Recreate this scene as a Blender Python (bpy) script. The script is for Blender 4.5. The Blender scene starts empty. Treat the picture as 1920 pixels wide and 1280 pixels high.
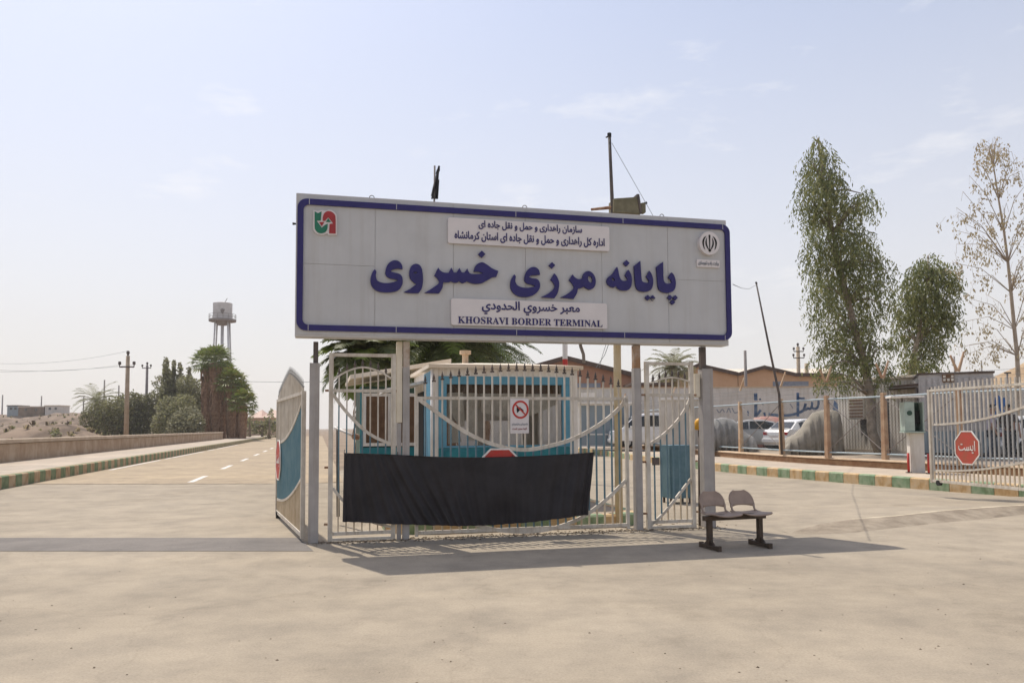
import bpy, bmesh, math, random
from mathutils import Vector, Matrix
random.seed(7)
R = math.radians
SC = bpy.context.scene
COL = SC.collection

# ------------------------------------------------------------------ camera
FPX, CX, CY = 1450.0, 960.0, 713.7          # focal length and principal point, in photograph pixels
PITCH, ROLL, EYE = 3.456, -0.006, 1.6
cam = bpy.data.cameras.new('camera'); camo = bpy.data.objects.new('camera', cam); COL.objects.link(camo)
cam.sensor_width = 36.0; cam.lens = 36.0 * FPX / 1920; cam.shift_y = (CY - 640) / 1920
cam.clip_start = 0.1; cam.clip_end = 5000
CM = Matrix.Rotation(R(90 + PITCH), 4, 'X') @ Matrix.Rotation(ROLL, 4, 'Z')
camo.matrix_world = Matrix.Translation((0, 0, EYE)) @ CM
SC.camera = camo

# ------------------------------------------------------------------ sun, sky, exposure
SDIR = Vector((-0.335, 0.445, 1.0)).normalized()
ELEV = math.asin(SDIR.z); AZ = math.atan2(SDIR.x, SDIR.y)
sl = bpy.data.lights.new('sun', 'SUN'); sl.energy = 3.9; sl.angle = R(0.55); sl.color = (1.0, 0.93, 0.82)
so = bpy.data.objects.new('sun', sl); COL.objects.link(so); so.location = (0, 0, 60)
so.rotation_euler = (-SDIR).to_track_quat('-Z', 'Y').to_euler()
W = bpy.data.worlds.new('World'); SC.world = W; W.use_nodes = True
wn = W.node_tree; wn.nodes.clear()
sky = wn.nodes.new('ShaderNodeTexSky'); sky.sky_type = 'NISHITA'; sky.sun_disc = False
sky.sun_elevation = ELEV; sky.sun_rotation = AZ; sky.air_density = 1.0; sky.dust_density = 2.0; sky.ozone_density = 1.0
sky.altitude = 100
tc = wn.nodes.new('ShaderNodeTexCoord')
mp = wn.nodes.new('ShaderNodeMapping'); mp.inputs['Scale'].default_value = (5.0, 5.0, 17.0)
wn.links.new(tc.outputs['Generated'], mp.inputs['Vector'])
cn = wn.nodes.new('ShaderNodeTexNoise'); cn.inputs['Scale'].default_value = 1.0; cn.inputs['Detail'].default_value = 7; cn.inputs['Roughness'].default_value = 0.62
wn.links.new(mp.outputs['Vector'], cn.inputs['Vector'])
cr = wn.nodes.new('ShaderNodeValToRGB'); cr.color_ramp.elements[0].position = 0.58; cr.color_ramp.elements[1].position = 0.82
cr.color_ramp.elements[1].color = (0.6, 0.6, 0.6, 1)
wn.links.new(cn.outputs['Fac'], cr.inputs['Fac'])
sx = wn.nodes.new('ShaderNodeSeparateXYZ'); wn.links.new(tc.outputs['Generated'], sx.inputs[0])
hz = wn.nodes.new('ShaderNodeValToRGB')                      # dust haze, thick at the horizon and thinning upwards
hz.color_ramp.elements[0].position = 0.0; hz.color_ramp.elements[0].color = (0.93, 0.93, 0.93, 1)
hz.color_ramp.elements[1].position = 0.62; hz.color_ramp.elements[1].color = (0.12, 0.12, 0.12, 1)
wn.links.new(sx.outputs[2], hz.inputs['Fac'])
sb = wn.nodes.new('ShaderNodeMixRGB'); sb.blend_type = 'MULTIPLY'; sb.inputs[0].default_value = 1; sb.inputs[2].default_value = (1.62, 1.62, 1.66, 1); wn.links.new(sky.outputs['Color'], sb.inputs[1])
hm = wn.nodes.new('ShaderNodeMixRGB'); hm.inputs[2].default_value = (8.6, 8.15, 7.9, 1)
wn.links.new(hz.outputs['Color'], hm.inputs[0]); wn.links.new(sb.outputs[0], hm.inputs[1])
mx = wn.nodes.new('ShaderNodeMixRGB'); mx.inputs[2].default_value = (10.4, 10.2, 10.1, 1)
wn.links.new(cr.outputs['Color'], mx.inputs[0]); wn.links.new(hm.outputs[0], mx.inputs[1])
bg = wn.nodes.new('ShaderNodeBackground'); bg.inputs['Strength'].default_value = 0.10
out = wn.nodes.new('ShaderNodeOutputWorld')
wn.links.new(mx.outputs[0], bg.inputs['Color']); wn.links.new(bg.outputs[0], out.inputs['Surface'])
SC.view_settings.view_transform = 'Standard'; SC.view_settings.look = 'None'
SC.view_settings.exposure = 0.1; SC.view_settings.gamma = 1.0

# ------------------------------------------------------------------ pixel rays (to measure the place from the photograph)
C3 = CM.to_3x3()
def ray(px, py): return C3 @ Vector(((px - CX) / FPX, -(py - CY) / FPX, -1.0))
def G(px, py, z=0.0):
    d = ray(px, py); t = (z - EYE) / d.z
    return Vector((d.x * t, d.y * t, z))
def S(px, py, D):
    d = ray(px, py); t = D / d.y
    return Vector((d.x * t, D, EYE + d.z * t))
TH = R(14.0)
RU = Vector((math.cos(TH), math.sin(TH), 0)); RV = Vector((-math.sin(TH), math.cos(TH), 0))
def road(u, v, z=0.0): return RU * u + RV * v + Vector((0, 0, z))

class Plane:                                  # an upright plane: u along it, o away from the camera, z up
    def __init__(s, p, ang):
        s.p = Vector((p[0], p[1], 0)); s.u = Vector((math.cos(ang), math.sin(ang), 0)); s.n = Vector((-math.sin(ang), math.cos(ang), 0))
    def at(s, px, py):
        d = ray(px, py); t = s.n.dot(s.p - Vector((0, 0, EYE))) / s.n.dot(d)
        q = d * t; return (q - s.p).dot(s.u), EYE + q.z
    def w(s, u, o, z): return s.p + s.u * u + s.n * o + Vector((0, 0, z))

# ------------------------------------------------------------------ materials
def mat(name, col, rough=0.75, var=0.12, scale=4.0, col2=None, bump=0.0, metal=0.0, lo=0.4, hi=0.62, detail=6, transl=0.0, spec=0.4):
    m = bpy.data.materials.new(name); m.use_nodes = True; nt = m.node_tree; b = nt.nodes['Principled BSDF']
    b.inputs['Roughness'].default_value = rough; b.inputs['Metallic'].default_value = metal
    b.inputs['Specular IOR Level'].default_value = spec
    t = nt.nodes.new('ShaderNodeTexCoord'); n = nt.nodes.new('ShaderNodeTexNoise')
    n.inputs['Scale'].default_value = scale; n.inputs['Detail'].default_value = detail; n.inputs['Roughness'].default_value = 0.65
    nt.links.new(t.outputs['Object'], n.inputs['Vector'])
    r = nt.nodes.new('ShaderNodeValToRGB'); r.color_ramp.elements[0].position = lo; r.color_ramp.elements[1].position = hi
    c2 = col2 or tuple(min(1, c * (1 + var)) for c in col); c1 = col if col2 else tuple(c * (1 - var) for c in col)
    r.color_ramp.elements[0].color = (*c1, 1); r.color_ramp.elements[1].color = (*c2, 1)
    nt.links.new(n.outputs['Fac'], r.inputs['Fac']); nt.links.new(r.outputs['Color'], b.inputs['Base Color'])
    if bump:
        n2 = nt.nodes.new('ShaderNodeTexNoise'); n2.inputs['Scale'].default_value = scale * 9; n2.inputs['Detail'].default_value = 4
        nt.links.new(t.outputs['Object'], n2.inputs['Vector'])
        bp = nt.nodes.new('ShaderNodeBump'); bp.inputs['Strength'].default_value = bump; bp.inputs['Distance'].default_value = 0.02
        nt.links.new(n2.outputs['Fac'], bp.inputs['Height']); nt.links.new(bp.outputs['Normal'], b.inputs['Normal'])
    if transl:
        o = nt.nodes['Material Output']; tr = nt.nodes.new('ShaderNodeBsdfTranslucent'); mi = nt.nodes.new('ShaderNodeMixShader')
        mi.inputs[0].default_value = transl; nt.links.new(r.outputs['Color'], tr.inputs['Color'])
        nt.links.new(b.outputs[0], mi.inputs[1]); nt.links.new(tr.outputs[0], mi.inputs[2]); nt.links.new(mi.outputs[0], o.inputs['Surface'])
    return m

def ground_mat(name, base, stain, streak_ang=0.0, dark=0.5):
    m = bpy.data.materials.new(name); m.use_nodes = True; nt = m.node_tree; b = nt.nodes['Principled BSDF']
    b.inputs['Roughness'].default_value = 0.9; b.inputs['Specular IOR Level'].default_value = 0.25
    t = nt.nodes.new('ShaderNodeTexCoord')
    def noise(scale, detail=6, vec=None, rough=0.6):
        n = nt.nodes.new('ShaderNodeTexNoise'); n.inputs['Scale'].default_value = scale; n.inputs['Detail'].default_value = detail; n.inputs['Roughness'].default_value = rough
        nt.links.new(vec or t.outputs['Object'], n.inputs['Vector']); return n
    def ramp(src, a, c0, bb, c1):
        r = nt.nodes.new('ShaderNodeValToRGB'); r.color_ramp.elements[0].position = a; r.color_ramp.elements[1].position = bb
        r.color_ramp.elements[0].color = (*c0, 1); r.color_ramp.elements[1].color = (*c1, 1); nt.links.new(src, r.inputs['Fac']); return r
    def mul(a, c, fac=1.0):
        x = nt.nodes.new('ShaderNodeMixRGB'); x.blend_type = 'MULTIPLY'; x.inputs[0].default_value = fac
        nt.links.new(a, x.inputs[1]); nt.links.new(c, x.inputs[2]); return x.outputs[0]
    big = ramp(noise(0.22, 8).outputs['Fac'], 0.36, stain, 0.62, base)
    med = ramp(noise(1.3, 8, rough=0.7).outputs['Fac'], 0.32, (0.78, 0.78, 0.79), 0.60, (1.05, 1.04, 1.03))
    c = mul(big.outputs['Color'], med.outputs['Color'])
    mp1 = nt.nodes.new('ShaderNodeMapping'); mp1.inputs['Rotation'].default_value = (0, 0, streak_ang); mp1.inputs['Scale'].default_value = (0.16, 1.6, 1)
    nt.links.new(t.outputs['Object'], mp1.inputs['Vector'])
    st = ramp(noise(1.0, 9, mp1.outputs['Vector'], 0.7).outputs['Fac'], 0.30, (0.80, 0.79, 0.79), 0.50, (1, 1, 1))
    c = mul(c, st.outputs['Color'], dark * .5)
    fine = ramp(noise(55, 3).outputs['Fac'], 0.30, (0.86, 0.85, 0.84), 0.6, (1.04, 1.04, 1.04)); c = mul(c, fine.outputs['Color'])
    spk = ramp(noise(9, 2).outputs['Fac'], 0.24, (0.55, 0.53, 0.50), 0.31, (1, 1, 1)); c = mul(c, spk.outputs['Color'], 0.35)
    mp2 = nt.nodes.new('ShaderNodeMapping'); mp2.inputs['Rotation'].default_value = (0, 0, streak_ang - 0.7); mp2.inputs['Scale'].default_value = (0.10, 0.9, 1)
    nt.links.new(t.outputs['Object'], mp2.inputs['Vector'])
    s2 = ramp(noise(1.0, 9, mp2.outputs['Vector'], 0.75).outputs['Fac'], 0.36, (0.78, 0.77, 0.76), 0.47, (1, 1, 1)); c = mul(c, s2.outputs['Color'], 0.22)
    oil = ramp(noise(0.55, 9, rough=0.72).outputs['Fac'], 0.30, (0.58, 0.57, 0.55), 0.44, (1, 1, 1)); c = mul(c, oil.outputs['Color'], 0.6)
    pale = ramp(noise(0.40, 7, mp2.outputs['Vector'], 0.6).outputs['Fac'], 0.56, (1, 1, 1), 0.74, (1.14, 1.13, 1.10)); c = mul(c, pale.outputs['Color'], 1.0)
    # hairline cracks
    nv = noise(0.9, 5); ad = nt.nodes.new('ShaderNodeMixRGB'); ad.blend_type = 'ADD'; ad.inputs[0].default_value = 0.9
    nt.links.new(t.outputs['Object'], ad.inputs[1]); nt.links.new(nv.outputs['Color'], ad.inputs[2])
    vo = nt.nodes.new('ShaderNodeTexVoronoi'); vo.feature = 'DISTANCE_TO_EDGE'; vo.inputs['Scale'].default_value = 0.33
    nt.links.new(ad.outputs[0], vo.inputs['Vector'])
    ck = ramp(vo.outputs['Distance'], 0.0, (0.62, 0.60, 0.58), 0.005, (1, 1, 1)); c = mul(c, ck.outputs['Color'], 0.22)
    nt.links.new(c, b.inputs['Base Color'])
    n2 = noise(38, 5); bp = nt.nodes.new('ShaderNodeBump'); bp.inputs['Strength'].default_value = 0.35; bp.inputs['Distance'].default_value = 0.01
    nt.links.new(n2.outputs['Fac'], bp.inputs['Height']); nt.links.new(bp.outputs['Normal'], b.inputs['Normal'])
    return m

def glass_mat(name, col, rough=0.08, spec=0.6):
    m = bpy.data.materials.new(name); m.use_nodes = True; b = m.node_tree.nodes['Principled BSDF']
    b.inputs['Base Color'].default_value = (*col, 1); b.inputs['Roughness'].default_value = rough; b.inputs['Specular IOR Level'].default_value = spec
    return m

M = {}
M['concrete'] = ground_mat('forecourt_concrete', (0.374, 0.320, 0.245), (0.32, 0.272, 0.206), R(12))
M['road'] = ground_mat('road_concrete', (0.42, 0.335, 0.228), (0.35, 0.28, 0.195), R(100), 0.4)
M['pave'] = ground_mat('pavement', (0.50, 0.42, 0.33), (0.42, 0.36, 0.29))
M['sand'] = ground_mat('sand', (0.31, 0.23, 0.16), (0.20, 0.155, 0.11))
M['lot'] = ground_mat('lot_dirt', (0.38, 0.31, 0.235), (0.28, 0.23, 0.18))
M['hill'] = mat('hill_sand', (0.31, 0.20, 0.10), 0.95, scale=0.03, col2=(0.46, 0.33, 0.18), bump=0.6)
M['bank'] = mat('bank_earth', (0.10, 0.068, 0.045), 0.95, scale=0.22, col2=(0.25, 0.18, 0.125), bump=1.0, lo=.36, hi=.60)
M['kgreen'] = mat('kerb_green', (0.21, 0.31, 0.18), 0.85, scale=5, col2=(0.31, 0.37, 0.24), bump=0.2)
M['kyellow'] = mat('kerb_yellow', (0.56, 0.38, 0.19), 0.85, scale=5, col2=(0.56, 0.43, 0.27), bump=0.2)
M['kbrown'] = mat('kerb_pinkish', (0.40, 0.27, 0.15), 0.85, scale=5, col2=(0.44, 0.34, 0.22), bump=0.2)
M['kdgreen'] = mat('kerb_dull_green', (0.15, 0.21, 0.11), 0.85, scale=5, col2=(0.22, 0.25, 0.14), bump=0.2)
M['wpaint'] = mat('road_paint', (0.58, 0.54, 0.48), 0.85, scale=3, col2=(0.74, 0.72, 0.68))
M['signface'] = mat('sign_sheet', (0.485, 0.482, 0.478), 0.45, var=0.04, scale=1.5)
def weather(m, strength, zs=.35, xs=9.0):
    nt = m.node_tree; b = nt.nodes['Principled BSDF']; src = b.inputs['Base Color'].links[0].from_socket
    t = nt.nodes.new('ShaderNodeTexCoord'); mp_ = nt.nodes.new('ShaderNodeMapping'); mp_.inputs['Scale'].default_value = (xs, xs, zs); nt.links.new(t.outputs['Object'], mp_.inputs['Vector'])
    n = nt.nodes.new('ShaderNodeTexNoise'); n.inputs['Scale'].default_value = 1; n.inputs['Detail'].default_value = 6; n.inputs['Roughness'].default_value = .7; nt.links.new(mp_.outputs['Vector'], n.inputs['Vector'])
    r = nt.nodes.new('ShaderNodeValToRGB'); r.color_ramp.elements[0].position = .34; r.color_ramp.elements[0].color = (.62, .54, .43, 1); r.color_ramp.elements[1].position = .52; r.color_ramp.elements[1].color = (1, 1, 1, 1); nt.links.new(n.outputs['Fac'], r.inputs['Fac'])
    x = nt.nodes.new('ShaderNodeMixRGB'); x.blend_type = 'MULTIPLY'; x.inputs[0].default_value = strength; nt.links.new(src, x.inputs[1]); nt.links.new(r.outputs['Color'], x.inputs[2]); nt.links.new(x.outputs[0], b.inputs['Base Color'])
weather(M['signface'], .16)
M['signedge'] = mat('sign_edge', (0.49, 0.475, 0.46), 0.5, var=0.05, scale=2)
M['navy'] = mat('navy_paint', (0.019, 0.014, 0.115), 0.5, var=0.1, scale=5)
M['plate'] = mat('plate_white', (0.66, 0.615, 0.60), 0.4, var=0.03, scale=2)
M['ink'] = mat('ink_navy', (0.022, 0.018, 0.12), 0.6, var=0.05)
M['black'] = mat('black_paint', (0.012, 0.012, 0.012), 0.7)
M['red'] = mat('red_paint', (0.50, 0.030, 0.022), 0.5, scale=9, col2=(0.42, 0.05, 0.035))
M['fadered'] = mat('faded_red_paint', (0.44, 0.065, 0.045), 0.6, scale=6, col2=(0.36, 0.085, 0.05)); M['logored'] = mat('logo_red', (0.33, 0.028, 0.030), 0.5); M['logogreen'] = mat('logo_green', (0.012, 0.15, 0.085), 0.5)
M['white'] = mat('white_paint', (0.74, 0.71, 0.67), 0.55, var=0.06, scale=3)
M['post'] = mat('post_grey', (0.36, 0.335, 0.315), 0.6, var=0.08, scale=3)
M['cream'] = mat('cream_paint', (0.62, 0.55, 0.42), 0.6, scale=3, col2=(0.70, 0.63, 0.50))
M['gate'] = mat('gate_cream_paint', (0.50, 0.45, 0.38), 0.6, scale=5, col2=(0.62, 0.57, 0.49))
M['gateb'] = mat('gate_beige_paint', (0.55, 0.44, 0.30), 0.6, scale=5, col2=(0.62, 0.52, 0.38))
M['gateblue'] = mat('gate_blue_paint', (0.085, 0.155, 0.19), 0.55, scale=4, col2=(0.13, 0.21, 0.245))
M['sunlitblue'] = mat('gate_blue_sunlit', (0.10, 0.215, 0.265), 0.55, scale=4, col2=(0.15, 0.26, 0.30))  # gate blue again, lightened for the left leaf: sunlight put into the colour
M['rust'] = mat('rust', (0.18, 0.075, 0.035), 0.9, scale=9, col2=(0.34, 0.22, 0.14))
M['rustpost'] = mat('rust_stained_paint', (0.46, 0.40, 0.34), 0.75, scale=3.5, col2=(0.30, 0.17, 0.09), lo=0.45, hi=0.66)
for k_, f_ in (('white', .45), ('post', .4), ('cream', .5), ('gate', .6), ('gateb', .5)): weather(M[k_], f_, .8, 14.0)
M['dkmetal'] = mat('dark_metal', (0.07, 0.06, 0.055), 0.6, scale=6, col2=(0.12, 0.09, 0.075))
M['ypole'] = mat('yellow_pole_paint', (0.56, 0.44, 0.25), 0.65, scale=3, col2=(0.62, 0.53, 0.37))
M['cloth'] = mat('black_cloth', (0.024, 0.021, 0.023), 0.62, var=0.25, scale=2.2, spec=0.35)
M['kblue'] = mat('kiosk_blue', (0.085, 0.28, 0.41), 0.45, scale=3, col2=(0.12, 0.32, 0.45))
M['kteal'] = mat('kiosk_teal', (0.012, 0.16, 0.20), 0.35, scale=3, col2=(0.02, 0.22, 0.26))
M['glass'] = glass_mat('dark_glass', (0.035, 0.037, 0.03))
M['carglass'] = glass_mat('car_glass', (0.02, 0.024, 0.028), 0.05)
M['paneblue'] = glass_mat('dusty_blue_pane', (0.20, 0.25, 0.29), 0.25)
M['blind'] = mat('blind_brown', (0.16, 0.09, 0.05), 0.9, scale=12)
M['curtain'] = mat('curtain_pale', (0.66, 0.62, 0.53), 0.9, scale=5)
M['brown'] = mat('brown_wood', (0.14, 0.08, 0.045), 0.85, scale=7, col2=(0.20, 0.12, 0.07))
M['roofc'] = mat('roof_cream', (0.68, 0.58, 0.45), 0.7, scale=1.5, col2=(0.75, 0.66, 0.54))
M['terra'] = mat('terracotta_render', (0.33, 0.175, 0.115), 0.9, scale=0.8, col2=(0.37, 0.205, 0.135))
M['orange'] = mat('orange_render', (0.52, 0.32, 0.19), 0.9, scale=0.7, col2=(0.57, 0.36, 0.225))
M['eave'] = mat('eave_dark', (0.10, 0.07, 0.055), 0.9)
M['wall'] = mat('wall_greywhite', (0.55, 0.51, 0.455), 0.9, scale=0.9, col2=(0.63, 0.59, 0.54))
M['bluepaint'] = mat('graffiti_blue', (0.06, 0.12, 0.24), 0.85, scale=4, col2=(0.16, 0.22, 0.31))
M['greypaint'] = mat('graffiti_grey', (0.22, 0.24, 0.28), 0.85)
M['plinth'] = mat('plinth_brick', (0.27, 0.145, 0.075), 0.9, scale=4, col2=(0.36, 0.22, 0.12), bump=0.4)
M['cap'] = mat('plinth_cap', (0.52, 0.38, 0.25), 0.9, scale=3, col2=(0.58, 0.45, 0.32))
M['fpost'] = mat('fence_post_painted', (0.55, 0.42, 0.29), 0.85, scale=3, col2=(0.44, 0.27, 0.15))
M['fpostdark'] = mat('fence_post_rust', (0.34, 0.205, 0.125), 0.85, scale=3, col2=(0.45, 0.31, 0.20))
M['rail'] = mat('fence_rail_blue', (0.30, 0.38, 0.42), 0.6, scale=3, col2=(0.40, 0.46, 0.48))
M['wire'] = mat('wire_grey', (0.20, 0.22, 0.23), 0.6, var=0.1)
M['wire2'] = mat('gate_grey_paint', (0.30, 0.30, 0.29), 0.6, scale=4, col2=(0.38, 0.37, 0.35))
M['parapet'] = mat('parapet_stone', (0.33, 0.235, 0.155), 0.95, scale=1.2, col2=(0.43, 0.33, 0.235), bump=0.5)
M['parcap'] = mat('parapet_cap', (0.40, 0.31, 0.22), 0.95, scale=1.5, col2=(0.48, 0.39, 0.29), bump=0.3)
M['trunk'] = mat('bark', (0.20, 0.16, 0.12), 0.95, scale=5, col2=(0.32, 0.27, 0.21), bump=0.5)
M['palebark'] = mat('pale_bark', (0.42, 0.35, 0.28), 0.95, scale=5, col2=(0.34, 0.27, 0.20), bump=0.4)
M['skirt'] = mat('palm_skirt', (0.22, 0.125, 0.075), 0.95, scale=3, col2=(0.36, 0.23, 0.145))
M['frond'] = mat('frond_green', (0.15, 0.20, 0.035), 0.5, scale=2, col2=(0.21, 0.26, 0.06), transl=0.3)
M['dfrond'] = mat('frond_date', (0.11, 0.13, 0.05), 0.5, scale=2, col2=(0.19, 0.20, 0.085), transl=0.3)
M['yfrond'] = mat('frond_yellow', (0.17, 0.19, 0.035), 0.55, scale=2, col2=(0.22, 0.20, 0.06), transl=0.3)
M['leafa'] = mat('leaf_mid', (0.195, 0.215, 0.075), 0.55, scale=1, col2=(0.25, 0.265, 0.11), transl=0.3)
M['leafb'] = mat('leaf_dark', (0.135, 0.155, 0.06), 0.6, scale=1, transl=0.25)
M['leafc'] = mat('leaf_light', (0.26, 0.255, 0.10), 0.6, scale=1, transl=0.35)
M['olivea'] = mat('leaf_olive', (0.26, 0.26, 0.115), 0.7, scale=1, transl=0.42)
M['oliveb'] = mat('leaf_olive_dark', (0.18, 0.17, 0.09), 0.7, scale=1, transl=0.42)
M['olivec'] = mat('leaf_greygreen', (0.31, 0.30, 0.19), 0.7, scale=1, transl=0.42)
M['dead'] = mat('leaf_dry', (0.38, 0.30, 0.17), 0.8, scale=1, col2=(0.47, 0.40, 0.26), transl=0.3)
M['greyc'] = mat('container_grey', (0.42, 0.40, 0.39), 0.7, scale=0.9, col2=(0.48, 0.46, 0.44))
M['greylow'] = mat('container_bluegrey', (0.22, 0.27, 0.30), 0.7, scale=0.9, col2=(0.27, 0.32, 0.34))
M['cabin'] = mat('cabin_white', (0.58, 0.55, 0.49), 0.7, scale=0.8, col2=(0.68, 0.64, 0.58))
M['stain'] = mat('water_stain', (0.12, 0.11, 0.09), 0.9)
M['palegreen'] = mat('booth_green', (0.33, 0.40, 0.35), 0.5)
M['dkgreen'] = mat('booth_dark_green', (0.03, 0.07, 0.05), 0.6)
M['tarp'] = mat('tarp_tan', (0.25, 0.22, 0.175), 0.9, scale=1.6, col2=(0.36, 0.325, 0.265), bump=0.5)
M['redtarp'] = mat('tarp_red', (0.36, 0.15, 0.12), 0.9, scale=1.5, col2=(0.42, 0.30, 0.25))
M['greytarp'] = mat('tarp_grey', (0.20, 0.195, 0.185), 0.9, scale=1.6, col2=(0.33, 0.32, 0.305), bump=0.4)
M['carwhite'] = mat('car_white', (0.72, 0.72, 0.72), 0.3, var=0.05, spec=0.5)
M['cargrey'] = mat('car_dusty_grey', (0.34, 0.34, 0.33), 0.5, scale=1.2, col2=(0.44, 0.43, 0.41))
M['tyre'] = mat('tyre', (0.02, 0.02, 0.02), 0.9); M['rim'] = mat('rim', (0.35, 0.35, 0.35), 0.4, metal=0.6)
M['tail'] = mat('tail_light', (0.35, 0.012, 0.02), 0.3)
M['seat'] = mat('bench_plastic', (0.315, 0.232, 0.178), 0.6, var=0.1, scale=6)
M['beam'] = mat('bench_steel', (0.050, 0.036, 0.026), 0.6, scale=8, col2=(0.085, 0.055, 0.035))
M['flood'] = mat('floodlight_olive', (0.135, 0.12, 0.07), 0.7, scale=8, col2=(0.19, 0.165, 0.10))
M['skin'] = mat('skin', (0.28, 0.17, 0.12), 0.6); M['hair'] = mat('hair', (0.012, 0.010, 0.009), 0.7)
M['lav'] = mat('shirt_lavender', (0.36, 0.33, 0.40), 0.9); M['dkshirt'] = mat('shirt_dark', (0.055, 0.045, 0.042), 0.9)
M['jeans'] = mat('trousers_bluegrey', (0.055, 0.065, 0.085), 0.9); M['dkjeans'] = mat('trousers_dark', (0.035, 0.038, 0.045), 0.9)
M['cpole'] = mat('concrete_pole', (0.34, 0.26, 0.18), 0.9, scale=2, col2=(0.42, 0.33, 0.24)); M['gpole'] = mat('grey_pole', (0.24, 0.215, 0.20), 0.9)
M['tank'] = mat('tank_grey', (0.60, 0.58, 0.56), 0.7, scale=0.7, col2=(0.50, 0.48, 0.46))
M['yellow'] = mat('lamp_amber', (0.70, 0.36, 0.03), 0.4); M['acbeige'] = mat('cooler_beige', (0.50, 0.45, 0.37), 0.7)
M['peach'] = mat('house_peach', (0.55, 0.38, 0.26), 0.9); M['peachroof'] = mat('house_roof_pink', (0.66, 0.49, 0.40), 0.9)
M['dirt'] = mat('dirt_litter', (0.10, 0.075, 0.05), 0.95, scale=20, col2=(0.20, 0.15, 0.10))
M['cabblue'] = mat('cabinet_blue', (0.07, 0.145, 0.18), 0.55, scale=3, col2=(0.11, 0.19, 0.225))
M['mural'] = mat('mural_blue', (0.04, 0.15, 0.42), 0.8)

for k_, f_ in (('cabin', .5), ('greyc', .45), ('wall', .4), ('kblue', .3), ('parapet', .5)): weather(M[k_], f_, .5, 4.0)
for k_ in ('kgreen', 'kyellow', 'kbrown', 'kdgreen'): weather(M[k_], .7, 3.0, 5.0)
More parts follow.
